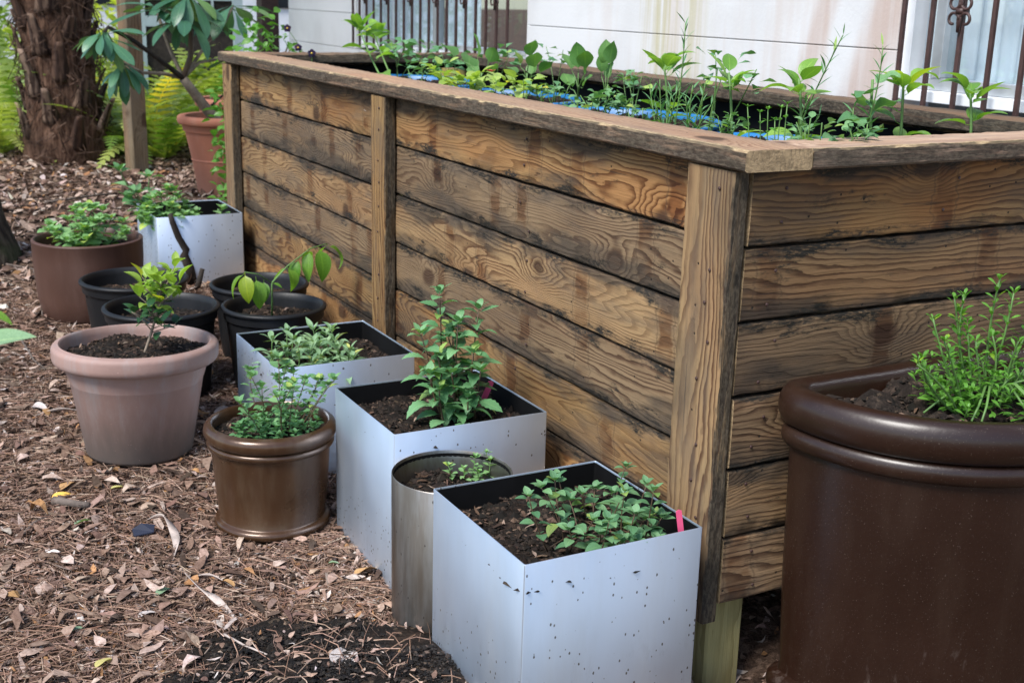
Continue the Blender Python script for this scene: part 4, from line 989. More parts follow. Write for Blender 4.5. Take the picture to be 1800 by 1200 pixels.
# ------------------------------------------------------------------ plants growing in the bed
ZB = -.06
def bedpt(px, X, z=ZB):
    lo, hi = -200, 700
    for _ in range(40):
        mid = (lo+hi)/2
        if atX(px, mid, X).z > z: lo = mid
        else: hi = mid
    p = atX(px, mid, X); return Vector((X, p.y, z))
L_pep = leaf_set('pep', .42, MAT['pepper'], curl=.7, n=8, pet=.16); L_egg = leaf_set('egg', .62, MAT['eggplant'], curl=.5, n=8, pet=.18, wave=.05)
L_tar = leaf_set('tar', .13, MAT['tarragon'], shape='lance', curl=.4, n=5, pet=.02); L_par = leaf_set('par', .62, MAT['peppermint'], shape='obov', serr=.12, curl=.3, n=5)
L_thy = leaf_set('thy', .5, MAT['savory'], curl=.3, n=4); L_let = leaf_set('let', .8, MAT['oregano'], shape='round', curl=.6, n=8, wave=.10)
def pepper(px, X, tx, ty, label, ls=.085, low=3, sc=1.0):
    ls *= 1.15
    b = bedpt(px, X); t = atX(tx, ty, X); t.z -= .012
    pl = Plant('pepper_plant', b, label, 'vegetable plant', 'young vegetable plants in the bed')
    P = curve(b, t, .06); pl.stem(P, .0042, .0026); a = random.uniform(0, 6)
    for k in range(low): pl.leaf(lerp_pts(P, random.uniform(.2, .7)), a+k*2.2, random.uniform(.1, .5), ls*random.uniform(.8, 1.0), L_pep, random.uniform(-.4, .4))
    for k in range(9): pl.leaf(lerp_pts(P, random.uniform(.8, 1)), a+k*2.4+random.uniform(-.3, .3), random.uniform(.05, .95), ls*random.uniform(.6, 1.0), L_pep, random.uniform(-.3, .3))
    pl.finish()
pepper(1285, .30, 1282, 118, 'pepper plant beside the parsley, in front of the stained wall', .075)
pepper(1400, .36, 1405, 128, 'pepper plant just left of the leaning narrow-leaved stems', .080, 4)
pepper(1580, .62, 1590, 126, 'pepper plant standing before the right window frame', .085, 4)
pepper(1700, .80, 1706, 146, 'rightmost pepper plant, before the barred window', .085, 3)
pepper(1172, .55, 1168, 108, 'pepper plant behind the narrow-leaved stems at mid bed', .095, 4)
pepper(680, .40, 630, 42, 'tall pale seedling leaning left near the far end of the bed', .10, 4)
pepper(690, .60, 657, 52, 'upright pale seedling in front of the left edge of the far window', .11, 4)
def egg(px, X, leaves, label):
    b = bedpt(px, X); pl = Plant('eggplant', b, label, 'vegetable plant', 'young vegetable plants in the bed')
    top = b+Vector((0, 0, .10)); P = curve(b, top, .08); pl.stem(P, .004, .003)
    for (tx, ty, ls) in leaves:
        q = atX(tx, ty, X+random.uniform(-.03, .03)); p = lerp_pts(P, random.uniform(.5, 1)); d = q-p
        e = p+d*.5; pl.stem([p, p.lerp(e, .5)+Vector((0, 0, .008)), e], .002, .0014, n=5)
        d2 = q-e; az = math.atan2(d2.y, d2.x)+random.uniform(-.7, .7); pl.leaf(e, az, math.atan2(d2.z, math.hypot(d2.x, d2.y))*.8+.35, min(max(d2.length*1.1, ls*.7), ls*.95), L_egg, random.uniform(-.8, .8))
    pl.finish()
egg(925, .62, [(905, 100, .10), (935, 82, .12), (955, 98, .09), (965, 118, .10), (900, 125, .09), (940, 125, .10)], 'broad-leaved eggplant seedling at the far window right edge')
egg(1015, .50, [(998, 100, .11), (1018, 80, .12), (1035, 110, .10), (990, 140, .10), (1030, 150, .09), (1045, 95, .09)], 'eggplant with upright oval leaves before the white wall')
egg(1066, .60, [(1065, 72, .11), (1080, 75, .09), (1050, 98, .09), (1072, 112, .07)], 'small eggplant next to the upright one')
egg(846, .45, [(835, 62, .12), (870, 92, .11), (800, 100, .12), (820, 125, .10), (760, 80, .11), (880, 118, .09)], 'loose broad-leaved green before the far window')
def tarragon(px, X, tips, label, ls=.052, nl=16, name='tarragon'):
    b = bedpt(px, X); pl = Plant(name, b, label, 'herb', 'narrow-leaved herbs in the bed')
    for (tx, ty) in tips:
        t = atX(tx, ty, X+random.uniform(-.02, .02)); P = curve(b+Vector((random.uniform(-.015, .015), random.uniform(-.015, .015), 0)), t, .12, 9); pl.stem(P, .0022, .0012, n=5)
        n = max(7, int((t-b).length/.0115)); alternate(pl, P, .15, 1, n, ls, ls*.6, L_tar, .25, 1.0)
    pl.finish()
tarragon(1170, .30, [(1205, 42), (1142, 150), (1160, 140), (1195, 145), (1180, 165), (1150, 175)], 'tall narrow-leaved herb at mid bed before the green wall stain')
tarragon(1215, .26, [(1218, 150), (1240, 145), (1235, 170), (1205, 170), (1250, 185)], 'low narrow-leaved herb left of the parsley')
tarragon(1392, .45, [(1482, 62), (1420, 175), (1440, 205)], 'long narrow-leaved stems leaning right across the wall')
tarragon(1478, .48, [(1552, 82), (1500, 190)], 'narrow-leaved stem leaning right towards the window frame')
def parsley(px, X, heads, label, mat=L_par, ls=.03, name='parsley', n=9):
    b = bedpt(px, X); pl = Plant(name, b, label, 'herb', 'leafy herbs in the bed')
    for (tx, ty) in heads:
        t = atX(tx, ty, X+random.uniform(-.03, .03)); P = curve(b, t, .15, 7); pl.stem(P, .0018, .0012, n=5)
        for k in range(n):
            a = random.uniform(0, 2*PI); q = lerp_pts(P, random.uniform(.72, 1))+Vector((math.cos(a), math.sin(a), random.uniform(-.3, .3)))*random.uniform(0, ls*.9)
            pl.leaf(q, a+random.uniform(-.6, .6), random.uniform(-.2, .6), ls*random.uniform(.8, 1.3), mat, random.uniform(-.5, .5))
    pl.finish()
parsley(1243, .36, [(1258, 96), (1285, 100), (1262, 118), (1330, 122)], 'parsley with dark leaflets beside a pepper plant')
parsley(700, .55, [(690, 78), (720, 72), (755, 75), (740, 90), (705, 95)], 'parsley-like clump below the far window', ls=.045)
parsley(975, .70, [(960, 82), (990, 88)], 'small dark-leaved sprig beside the eggplants', ls=.04, n=8)
parsley(820, .30, [(770, 112), (800, 128), (822, 135), (840, 130), (790, 140), (815, 150)], 'yellow-green leafy clump over the blue tub rim', L_cel, .05, 'yellow_leaved_herb', 9)
parsley(905, .28, [(870, 140), (900, 135), (920, 140), (885, 155), (935, 155)], 'yellow-green leafy clump nearer the camera over the cap board', L_cel, .048, 'yellow_leaved_herb', 9)
parsley(985, .40, [(960, 150), (985, 145), (1000, 152)], 'low feathery green tuft left of the eggplants', L_par, .025, 'feathery_herb', 9)
parsley(1040, .24, [(1000, 172), (1020, 168), (1045, 165), (1065, 155), (1075, 162), (1055, 178), (1080, 180)], 'low feathery-leaved herb behind the near cap board', L_or, .026, 'feathery_herb', 8)
parsley(1128, .22, [(1118, 192), (1130, 190), (1138, 198)], 'tiny pale seedling behind the cap board', L_or, .022, 'small_seedling', 6)
for (px, X, heads, lb, ms, ls, nm_) in (
    (735, .30, [(715, 112), (740, 105), (765, 112), (750, 122)], 'low leafy tuft left of the yellow-green clump', L_par, .034, 'leafy_tuft'),
    (790, .55, [(775, 92), (800, 84), (815, 96), (785, 106)], 'mid-height leafy tuft in front of the far window', L_par, .04, 'leafy_tuft'),
    (870, .70, [(860, 92), (880, 86), (895, 98)], 'leafy tuft close to the back cap below the far window', L_par, .04, 'leafy_tuft'),
    (955, .30, [(940, 150), (960, 146), (975, 152), (950, 160)], 'low feathery tuft right of the yellow-green clumps', L_or, .026, 'feathery_herb'),
    (1090, .30, [(1075, 172), (1095, 165), (1110, 172), (1100, 182)], 'low feathery tuft left of the tall narrow-leaved herb', L_or, .026, 'feathery_herb'),
    (1110, .55, [(1095, 130), (1115, 122), (1128, 134), (1105, 142)], 'leafy tuft between the eggplants and the pepper plants', L_par, .034, 'leafy_tuft'),
    (1275, .24, [(1262, 205), (1285, 200), (1300, 210), (1270, 214)], 'low pale tuft at the foot of the parsley', L_or, .022, 'small_seedling'),
    (1420, .22, [(1400, 215), (1425, 208), (1445, 216), (1415, 222)], 'low pale tuft right of the thyme sprigs', L_or, .024, 'small_seedling'),
    (1500, .30, [(1490, 215), (1510, 208), (1525, 218)], 'low tuft right of the near tub rim', L_or, .026, 'small_seedling')):
    parsley(px, X, heads, lb, ms, ls, nm_, 8)
def thyme(px, X, tips, label):
    b = bedpt(px, X); pl = Plant('thyme', b, label, 'herb', 'leafy herbs in the bed')
    for (bx, tx, ty) in tips:
        q = bedpt(bx, X); t = atX(tx, ty, X); P = curve(q, t, .06, 6); pl.stem(P, .0015, .001, n=5); opposite(pl, P, .2, 1, 6, .017, .013, L_thy, .0, .5)
    pl.finish()
thyme(1345, .20, [(1318, 1314, 188), (1335, 1336, 198), (1348, 1350, 193), (1372, 1374, 190), (1380, 1384, 184), (1360, 1362, 212)], 'upright thyme sprigs at the near blue tub')
b = bedpt(1532, .52); pl = Plant('leafy_brassica', b, 'blue-green wavy-leaved seedling between the two right pepper plants', 'vegetable plant', 'young vegetable plants in the bed')
t = atX(1534, 140, .52); P = curve(b, t, .05); pl.stem(P, .004, .003)
for k in range(9): pl.leaf(lerp_pts(P, .15+.1*k), k*2.3, random.uniform(-.1, .6), random.uniform(.055, .08), L_let, random.uniform(-.5, .5))
pl.finish()
b = bedpt(1470, .30); pl = Plant('leafy_brassica', b, 'low blue-green seedling over the near tub rim', 'vegetable plant', 'young vegetable plants in the bed')
for k in range(7): pl.leaf(b+Vector((0, 0, .02+.008*k)), k*2.3, random.uniform(.1, .7), random.uniform(.05, .07), L_let, random.uniform(-.5, .5))
pl.finish()
# pansies
MAT['petal'] = mat_leaf('dark purple petal', (.012, .004, .028), (.03, .008, .06), .5, .1, vein=(1, 1, 1)); MAT['petal_y'] = mat_simple('yellow eye', (.6, .4, .03), .5)
MAT['petal_red'] = mat_leaf('red petal', (.45, .05, .06), (.55, .10, .08), .5, .2, vein=(1, 1, 1))
L_pet = [leaf_mesh('petal', .95, MAT['petal'], 'round', curl=.3, fold=.1, n=5, pet=.02)]; L_red = [leaf_mesh('petal', .6, MAT['petal_red'], 'round', curl=.3, n=4, pet=.02)]
def pansy(p0, p1, label):
    pl = Plant('pansy', p0, label, 'flower', 'dark purple pansies'); P = curve(p0, p1, .05); pl.stem(P, .0018, .0012)
    for k in range(6): pl.leaf(lerp_pts(P, .1+.08*k), k*2.2, .4, .035, L_or, 0)
    f = (CAM-Vector(p1)).normalized(); sx = f.cross(Vector((0, 0, 1))).normalized(); up = sx.cross(f)
    for k in range(5):
        q = PI/2+k*2*PI/5; d = sx*math.cos(q)+up*math.sin(q); sd2 = f.cross(d)
        m = Matrix.Identity(4); s = .018
        for i in range(3): m[i][0], m[i][1], m[i][2], m[i][3] = d[i]*s, sd2[i]*s, f[i]*s, p1[i]-pl.b[i]+f[i]*.001*k
        obj('petal', L_pet[0], pl.o, mw=m)
    mm = MB(); mm.lathe([(.0001, .003), (.003, .002), (.004, 0)], 8); e = mm.build('flower_eye', MAT['petal_y'], pl.o, True); e.matrix_local = Matrix.Translation(Vector(p1)-pl.b+f*.006) @ f.to_track_quat('Z', 'Y').to_matrix().to_4x4()
    pl.finish()
b = bedpt(549, .30); pansy(b, atX(548, 94, .30), 'dark purple pansy standing above the far cap board')
pansy(Vector((.62, 3.62, -.35)), atY(505, 50, 3.62), 'near-black pansy high in the bush beyond the bed')
pansy(Vector((.55, 3.60, -.35)), atY(524, 84, 3.60), 'near-black pansy low beside the far corner of the bed')
pl = Plant('pink_flower', bedpt(862, .34), 'tiny pink flower between the yellow-green clumps', 'flower'); b = pl.b; t = atX(863, 128, .34); P = curve(b, t, .05); pl.stem(P, .0015, .001)
for k in range(5): pl.leaf(t, k*2*PI/5, .5, .02, L_red, 0, 'petal')
pl.finish()
# plant tags
MAT['tag'] = mat_simple('pink plastic tag', (.75, .10, .22), .4, var=.05); MAT['tag_w'] = mat_simple('pale tag', (.6, .64, .72), .4, var=.05)
def ptag(p, h, wd, lean, mat, label):
    m = MB(); m.add([(-wd/2, -.0006, -.03), (wd/2, -.0006, -.03), (wd/2, -.0006, h), (0, -.0006, h+wd*.25), (-wd/2, -.0006, h), (-wd/2, .0006, -.03), (wd/2, .0006, -.03), (wd/2, .0006, h), (0, .0006, h+wd*.25), (-wd/2, .0006, h)],
                 [(0, 1, 2, 3, 4), (9, 8, 7, 6, 5), (0, 5, 6, 1), (1, 6, 7, 2), (2, 7, 8, 3), (3, 8, 9, 4), (4, 9, 5, 0)])
    o = m.build('plant_tag', MAT[mat], None, False); o.location = p; o.rotation_euler = lean; tag(o, label, 'tag')
ptag(atY(1200, 960, -.045), .074, .011, (0.05, -.18, -.35), 'tag', 'pink plant tag at the near right corner of the nearest steel planter')
ptag((-.125, .80, -.68), .075, .014, (.1, .35, -.3), 'tag', 'pink plant tag behind the tall serrated mint')
ptag(bedpt(1196, .30), .05, .022, (0, .1, -.5), 'tag_w', 'pale square plant tag among the narrow-leaved herbs')

# ------------------------------------------------------------------ paddle-leaved plant in the terracotta pot
L_pad = leaf_set('pad', .27, MAT['paddle'], shape='obov', curl=.45, n=9, pet=.06, fold=.2)
YT = 4.74
base = Vector((.345, YT, zg(.345, 4.75)+.32)); cr = atY(322, 138, YT-.05)
pl = Plant('paddle_leaved_plant', base, 'thick-stemmed plant with long paddle leaves in the front terracotta pot', 'plant')
T = curve(base, cr, .03, 6); pl.stem(T, .030, .022, 'stem_wood', 10, 'trunk')
def pbranch(pts, r0, heads, mat='stem_wood'):
    P = [atY(px, py, YT+dy) for (px, py, dy) in pts]; P = [cr]+P; pl.stem(P, r0, r0*.6, mat, 8, 'branch')
    for (c, n, s, el) in heads:
        p = lerp_pts(P, c); a0 = random.uniform(0, 6)
        for k in range(n): pl.leaf(p+Vector((0, 0, random.uniform(-.02, .01))), a0+k*2.4, el+random.uniform(-.45, .45), s*random.uniform(.75, 1.15), L_pad, random.uniform(-.4, .4))
pbranch([(280, 105, -.1), (235, 72, -.15), (190, 48, -.2), (182, 58, -.22)], .014, [(1, 14, .20, -.35), (.85, 8, .18, -.8)], 'bark_dark')
pbranch([(290, 130, -.05), (250, 128, -.12), (215, 110, -.2)], .011, [(1, 12, .18, -.9)])
pbranch([(335, 100, 0), (336, 60, -.05), (325, 30, -.05), (330, -10, 0)], .016, [(1, 16, .26, -.5), (.75, 8, .24, -.6)], 'stem_red')
pbranch([(300, 90, .05), (285, 50, .1), (275, 15, .1)], .012, [(1, 13, .25, -.3)])
pbranch([(365, 75, .05), (395, 40, .1), (410, 10, .1)], .010, [(1, 10, .26, -.5)])
pbranch([(350, 110, .0), (385, 104, .05), (405, 100, .08)], .010, [(1, 5, .15, -.6)])
P = [atY(362, 195, YT), atY(380, 178, YT), atY(400, 160, YT)]; pl.stem(P, .008, .005, 'bark_dark', 6, 'branch')
pl.finish()

# ------------------------------------------------------------------ dead branching stem among the black pots
b = atG(338, 500); pl = Plant('dead_stem', b, 'dark broken dead stem leaning before the farthest steel planter', 'branch'); Yd = b.y
pts = [b, atY(332, 470, Yd), atY(322, 448, Yd), atY(326, 438, Yd), atY(314, 418, Yd-.01), atY(303, 390, Yd-.02), atY(299, 376, Yd-.02)]
m = MB(); m.tube([Vector(p)-b for p in pts], [.026, .023, .022, .019, .013, .011, .009], 8); m.build('stem', MAT['bark_dark'], pl.o, True)
pl.stem([atY(323, 446, Yd), atY(316, 452, Yd), atY(310, 458, Yd)], .008, .005, 'stem_wood'); pl.stem([atY(328, 455, Yd), atY(334, 442, Yd), atY(338, 430, Yd)], .003, .0015, 'bark_dark')
pl.finish()
b2 = atG(345, 512); m = MB(); m.tube([b2, b2+Vector((.015, 0, .045)), b2+Vector((.03, .01, .085))], [.013, .011, .009], 8); o = m.build('stick_stub', MAT['bark_dark'], None, True); tag(o, 'short dark stick stub beside the dead stem', 'stick')

# ------------------------------------------------------------------ posts, palm, trunk
pp = obj('wooden_post', board_mesh('wooden_post', 2.6, .10, .10, 30, mat=MAT['greypost'], bev=.006)); p = atG(245, 303)
pp.matrix_world = Matrix.Translation((p.x, p.y+.05, p.z+1.2)) @ Matrix.Rotation(-PI/2, 4, 'Y') @ Matrix.Rotation(.3, 4, 'X'); tag(pp, 'weathered square wooden post beside the palm trunk', 'post')
def palm(x, y):
    z = zg(x, y); r = empty('palm_tree', (x, y, z), 'shaggy palm trunk with old leaf bases behind the wooden post', 'tree')
    def rad(h): return .265-.05*sstep(0, .5, h)-.02*sstep(.8, 2.2, h)
    n = 48; V = []; hs = np.linspace(-.1, 3.0, 60)
    for h in hs:
        for k in range(n):
            q = 2*PI*k/n; R = (rad(h)-.02)*(1+.05*math.sin(q*7+h*9)+.04*math.sin(q*13-h*21)+random.uniform(-.02, .02)); V.append((R*math.cos(q)+h*-.03, R*math.sin(q), h))
    F = [(i*n+k, i*n+(k+1) % n, (i+1)*n+(k+1) % n, (i+1)*n+k) for i in range(len(hs)-1) for k in range(n)]
    t = NT('palm fibre'); P = t.objco(); a = t.noise(t.vmath('MULTIPLY', P, (60, 60, 9)), 1, 5, .7); bb = t.noise(P, 7, 4)
    c = t.mix(t.ss(a, .35, .7), (.045, .022, .014), (.19, .11, .075)); c = t.mix(t.math('MULTIPLY', t.ss(bb, .5, .7), .5), c, (.022, .014, .011))
    MAT['palm'] = t.done(t.bsdf(c, .9, 0, t.bump(a, 1, .02), .15))
    t = NT('palm boot'); P = t.objco(); a = t.noise(t.vmath('MULTIPLY', P, (5, 30, 30)), 1, 4, .6); R = t.rand()
    c = t.mix(t.math('POWER', R, 2.2), (.085, .045, .030), (.30, .21, .155)); c = t.mix(t.ss(a, .38, .62), c, (.035, .02, .015)); MAT['boot'] = t.done(t.bsdf(c, .8, 0, t.bump(a, .8, .01), .2))
    obj('trunk', mesh('trunk', V, F, MAT['palm']), r)
    def boot(L, W, T):
        V = []; m = 8
        for i in range(m+1):
            u = i/m; w_ = W*(1-.62*u**.8)*(1 if i < m else .75); zc = .10*L*u*u; th = T*(1-.6*u)
            V += [(u*L, w_, zc-.25*w_), (u*L, w_*.4, zc+th), (u*L, -w_*.4, zc+th), (u*L, -w_, zc-.25*w_), (u*L, 0, zc-th)]
        F = [(i*5+k, i*5+(k+1) % 5, i*5+5+(k+1) % 5, i*5+5+k) for i in range(m) for k in range(5)]+[(0, 4, 3, 2, 1), tuple(m*5+k for k in range(5))]
        return mesh('leaf_base', V, F, MAT['boot'])
    bm = [boot(.22, .085, .012), boot(.17, .07, .010), boot(.28, .075, .014)]
    i = 0
    for h in np.arange(.05, 2.6, .03):
        i += 1; q = i*2.4; R = rad(h)-.02
        el = 1.36+random.uniform(-.14, .10)
        d = Vector((math.cos(q)*math.cos(el), math.sin(q)*math.cos(el), math.sin(el))); s = Vector((-math.sin(q), math.cos(q), 0)); up = d.cross(s)*-1; up = s.cross(d)
        m = Matrix.Identity(4); k = random.uniform(.8, 1.15); up = -up if up.dot(Vector((math.cos(q), math.sin(q), 0))) < 0 else up
        for a in range(3): m[a][0], m[a][1], m[a][2] = d[a]*k, s[a]*k, up[a]*k
        m[0][3], m[1][3], m[2][3] = R*math.cos(q)-.03*h, R*math.sin(q), h
        obj('leaf_base', random.choice(bm), r, mw=m)
    mb = MB()
    for i in range(900):
        q = random.uniform(0, 2*PI); h = random.uniform(0, 1.6); R = rad(h)+.005; p = Vector((R*math.cos(q)-.03*h, R*math.sin(q), h)); t_ = Vector((-math.sin(q), math.cos(q), 0))*random.uniform(-1, 1)+Vector((0, 0, random.uniform(-1.2, .6)))
        o_ = Vector((math.cos(q), math.sin(q), 0)); L = random.uniform(.06, .22); mb.tube([p, p+t_*L*.5+o_*random.uniform(.0, .05), p+t_*L+o_*random.uniform(-.01, .04)], random.uniform(.0015, .004), 3, False)
    mb.build('fibres', MAT['boot'], r, False, kind='stuff')
    fr = frond_mesh(30, 1.5, .55, 1.2, MAT['fern'], lw=.035)
    for k in range(8):
        q = k*2.4; obj('frond', fr, r, mw=Matrix.Translation((-.09, 0, 2.95)) @ Matrix.Rotation(q, 4, 'Z') @ Matrix.Rotation(-.9+.05*k, 4, 'Y'))
def frond_mesh(n, L, W, arch, mat, lw=.012, sw=.75):
    V = []; F = []; UV = []; pts = []; x = z = 0; a = 0
    for i in range(n+1): pts.append(Vector((x, 0, z))); x += L/n*math.cos(a); z += L/n*math.sin(a); a -= arch/n
    for i in range(1, n+1):
        t = i/n; ll = W*.5*(math.sin(PI*min(1, t*.86+.16))**.7); p = pts[i]; d = (pts[i]-pts[i-1]).normalized()
        for s in (-1, 1):
            k = len(V); dr = Vector((d.x*.35, s, d.z*.35-.22)).normalized(); tip = p+dr*ll; mid = p+dr*ll*.45+Vector((0, 0, .05*ll)); wv = d*lw*sw
            V += [p-wv*.5, p+wv*.5, mid+wv*.62, mid-wv*.62, tip]; UV += [(.2, 0), (.2, 0), (.8, .5), (.8, .5), (1, 1)]; F += [(k, k+1, k+2, k+3), (k+3, k+2, k+4)]
    for i in range(n):
        k = len(V); s = Vector((0, .003, 0)); V += [pts[i]-s, pts[i]+s, pts[i+1]+s*.8, pts[i+1]-s*.8]; UV += [(0, 0)]*4; F.append((k, k+1, k+2, k+3))
    return mesh('frond', V, F, mat, False, uv=UV)
pg = atG(128, 292); palm(pg.x+.02, pg.y+.27)
# mossy trunk at the left edge
def lefttrunk():
    p = atG(-8, 465); x, y, z = p.x-.075, p.y+.1, p.z
    r = empty('shade_tree', (x, y, z), 'dark mossy tree trunk at the left edge', 'tree')
    t = NT('mossy bark'); P = t.objco(); a = t.noise(t.vmath('MULTIPLY', P, (26, 26, 8)), 1, 5, .7); bb = t.noise(P, 9, 4)
    c = t.mix(t.ss(a, .35, .65), (.018, .014, .011), (.10, .08, .06)); c = t.mix(t.math('MULTIPLY', t.ss(bb, .45, .65), .6), c, (.045, .055, .025)); MAT['moss'] = t.done(t.bsdf(c, .9, 0, t.bump(a, 1, .02), .15))
    n = 28; V = []; hs = np.linspace(-.08, 5.0, 44)
    for h in hs:
        for k in range(n):
            q = 2*PI*k/n; R = (.13+.07*math.exp(-max(h, 0)*6)-.012*h)*(1+.06*math.sin(q*5+h*3)+random.uniform(-.02, .02)); V.append((R*math.cos(q)-.10*h, R*math.sin(q), h))
    obj('trunk', mesh('trunk', V, [(i*n+k, i*n+(k+1) % n, (i+1)*n+(k+1) % n, (i+1)*n+k) for i in range(len(hs)-1) for k in range(n)], MAT['moss']), r)
    m = MB(); pts = []
    for k in range(7):
        q = k*2.4; h = 4.0+.13*k; d = Vector((math.cos(q), math.sin(q), .8)).normalized(); p0 = Vector((-.1*h, 0, h)); m = MB(); m.tube([p0, p0+d*.6, p0+d*1.2+Vector((0, 0, .1))], [.05, .03, .012], 7); m.build('limb', MAT['moss'], r, True); pts += [p0+d*s for s in (.6, .9, 1.2, 1.4)]
    lm = leaf_mesh('leaf', .5, MAT['bush'], n=3, curl=.3); V = []; F = []; UV = []; co = np.array([v.co[:] for v in lm.vertices]); fs = [tuple(p.vertices) for p in lm.polygons]; C = 0
    for c in pts:
        for k in range(70):
            A = np.array(Matrix.Rotation(random.uniform(0, 6), 3, 'Z') @ Matrix.Rotation(random.uniform(-1, 1), 3, 'Y') @ Matrix.Rotation(random.uniform(-1, 1), 3, 'X'))*.09; o = np.array(c)+np.random.normal(0, .19, 3)
            V.append(co@A.T+o); F += [tuple(i+C for i in f) for f in fs]; C += len(co)
    obj('crown', mesh('crown', np.vstack(V), F, MAT['bush'], True, uv=np.zeros((C, 2))), r, kind='stuff')
lefttrunk()

# ------------------------------------------------------------------ ferns and bushes behind
FR = [frond_mesh(16, L, .21, ar, MAT['fern'], .036) for (L, ar) in ((.75, 1.5), (.9, 1.1), (.6, 1.9))]
rng = random.Random(3); ferns = []
def fern(x, y, s, k, label):
    o = empty('sword_fern', (x, y, zg(x, y)), label, 'fern', 'ferns behind the palm')
    for i in range(k):
        q = i*2.4+rng.uniform(-.3, .3); e = rng.uniform(.75, 1.35); sc = s*rng.uniform(.75, 1.2)
        obj('frond', rng.choice(FR), o, mw=Matrix.Rotation(q, 4, 'Z') @ Matrix.Rotation(-e, 4, 'Y') @ Matrix.Scale(sc, 4))
for (px, py, lb) in ((5, 275, 'fern at the left edge, in front of its bank'), (45, 262, 'fern close against the left side of the palm trunk'), (20, 240, 'fern in the second row at the left edge'), (62, 236, 'fern in the second row left of the palm trunk'), (8, 222, 'rearmost fern at the left edge'),
        (215, 278, 'fern tucked between the palm trunk and the wooden post'), (228, 248, 'fern in the second row between palm trunk and wooden post'), (268, 272, 'fern just right of the wooden post foot'), (290, 285, 'low fern in front, left of the front terracotta pot'), (256, 240, 'fern in the second row right of the wooden post'), (305, 255, 'fern behind the front terracotta pot left side'), (338, 262, 'fern behind the paddle-leaved plant stem'), (335, 242, 'rearmost fern below the paddle leaves'), (375, 258, 'fern behind the second terracotta pot'), (398, 248, 'fern hidden by the far corner of the bed')):
    p = atG(px, py); fern(p.x, p.y+.05, 1.0 if py > 250 else 1.15, 14, lb)
L_bu = [leaf_mesh('leaf', .42, MAT['bush'], n=4, curl=.5)]
def bush(p, w_, h, n, ls, label, mats=L_bu, name='bush', group='bushes behind the ferns'):
    pl = Plant(name, p, label, 'bush', group); p = Vector(p)
    for i in range(7):
        a = i*2.4; q = p+Vector((math.cos(a)*w_*.5, math.sin(a)*w_*.5, h*random.uniform(.5, .95))); P = curve(p+Vector((math.cos(a)*.05, math.sin(a)*.05, 0)), q, .2); pl.stem(P, .010, .004, 'stem_wood', 5)
    for i in range(n):
        a = random.uniform(0, 2*PI); rr = math.sqrt(random.random()); hz = random.random()**.8*h*(1-.45*rr*rr); c = p+Vector((math.cos(a)*w_*rr, math.sin(a)*w_*rr, hz+.03))
        pl.leaf(c, random.uniform(0, 6.3), random.uniform(-.9, .6), ls*random.uniform(.6, 1.3), mats, random.uniform(-1, 1), part=False)
    pl.finish()
for i, (x, y, w_, h, lb) in enumerate(((-2.1, 9.6, .7, 1.15, 'yellow-green bush at the far left edge behind the ferns'), (-1.2, 9.9, .7, 1.25, 'bush seen left of the palm trunk behind the ferns'), (-.3, 10.2, .7, 1.2, 'bush hidden mostly behind the palm trunk'), (.55, 9.6, .7, 1.1, 'bush seen between the wooden post and the paddle leaves'), (.1, 8.4, .5, .8, 'low bush behind the wooden post'), (1.2, 9.3, .55, 1.05, 'bush in front of the pale blue door'), (.95, 7.5, .35, .55, 'low bush behind the second terracotta pot'))):
    bush((x, y, zg(x, y)), w_, h, 800, .11, lb)
bb_ = atY(462, 40, 4.05); bush((bb_.x, 4.05, zg(bb_.x, 4.05)), .25, bb_.z-zg(bb_.x, 4.05)+.06, 1100, .055, 'yellow-green leafy bush just beyond the far end of the bed', [leaf_mesh('leaf', .5, MAT['savory'], n=4, curl=.5)], 'leafy_bush', None)

# ------------------------------------------------------------------ leaf litter on the ground
POTS = [(-.79, 1.535, .15), (-.575, 1.035, .14), (-.368, .4435, .13), (-.63, 1.925, .14), (-.62, 2.36, .14), (-.306, 1.85, .13), (-.25, 2.185, .13), (-.69, 2.79, .175), (.345, 4.75, .15)]
BOXES = [(-.472, -.098, -.062, .312), (-.444, -.066, .575, .938), (-.5, -.118, 1.205, 1.585), (-.395, -.058, 3.03, 3.385)]
SP = [(atG(u_, v_).x, atG(u_, v_).y, r_) for (u_, v_, r_) in ((440, 1165, .14), (540, 1150, .15), (650, 1160, .16), (730, 1190, .15), (390, 1215, .13), (600, 1230, .2))]
def dark_soil(x, y): return max(0, max(1-((x-a)**2+(y-b)**2)/(r*r) for a, b, r in SP)+.35*math.sin(x*19+y*7)*math.sin(y*23-x*11)+.2*math.sin(x*47+1)*math.sin(y*53)+.10)
def blocked(x, y):
    for a, b, r in POTS:
        if (x-a)**2+(y-b)**2 < r*r: return True
    for a, b, c, d in BOXES:
        if a < x < b and c < y < d: return True
    return False
def scatter(n, x0, x1, y0, y1, power=1.0, soilcut=True, dz=.004):
    P = []
    while len(P) < n:
        y = y0+(y1-y0)*np.random.rand()**power; x = np.random.uniform(x0, x1)
        if blocked(x, y): continue
        u, v = project((x, y, zg(x, y)))
        if not (-140 < u < 1950 and -50 < v < 1330): 
            if np.random.rand() > .12: continue
        if soilcut and np.random.rand() < min(.95, dark_soil(x, y)*2.6): continue
        P.append((x, y, zg(x, y)+dz))
    return np.array(P)
rs = np.random
arr = []
n = 30000; arr.append(leafbit_arrays(n, scatter(n, -1.9, -.02, -.1, 3.2, 1.3), rs.gamma(2.2, .0062, n)+.005, rs.gamma(2.2, .0024, n)+.002, LITTER, .28))
n = 1300; arr.append(leafbit_arrays(n, scatter(n, -1.9, -.02, -.1, 3.2, 1.3, dz=.010), rs.uniform(.03, .075, n), rs.uniform(.010, .030, n), LITTER, .22))
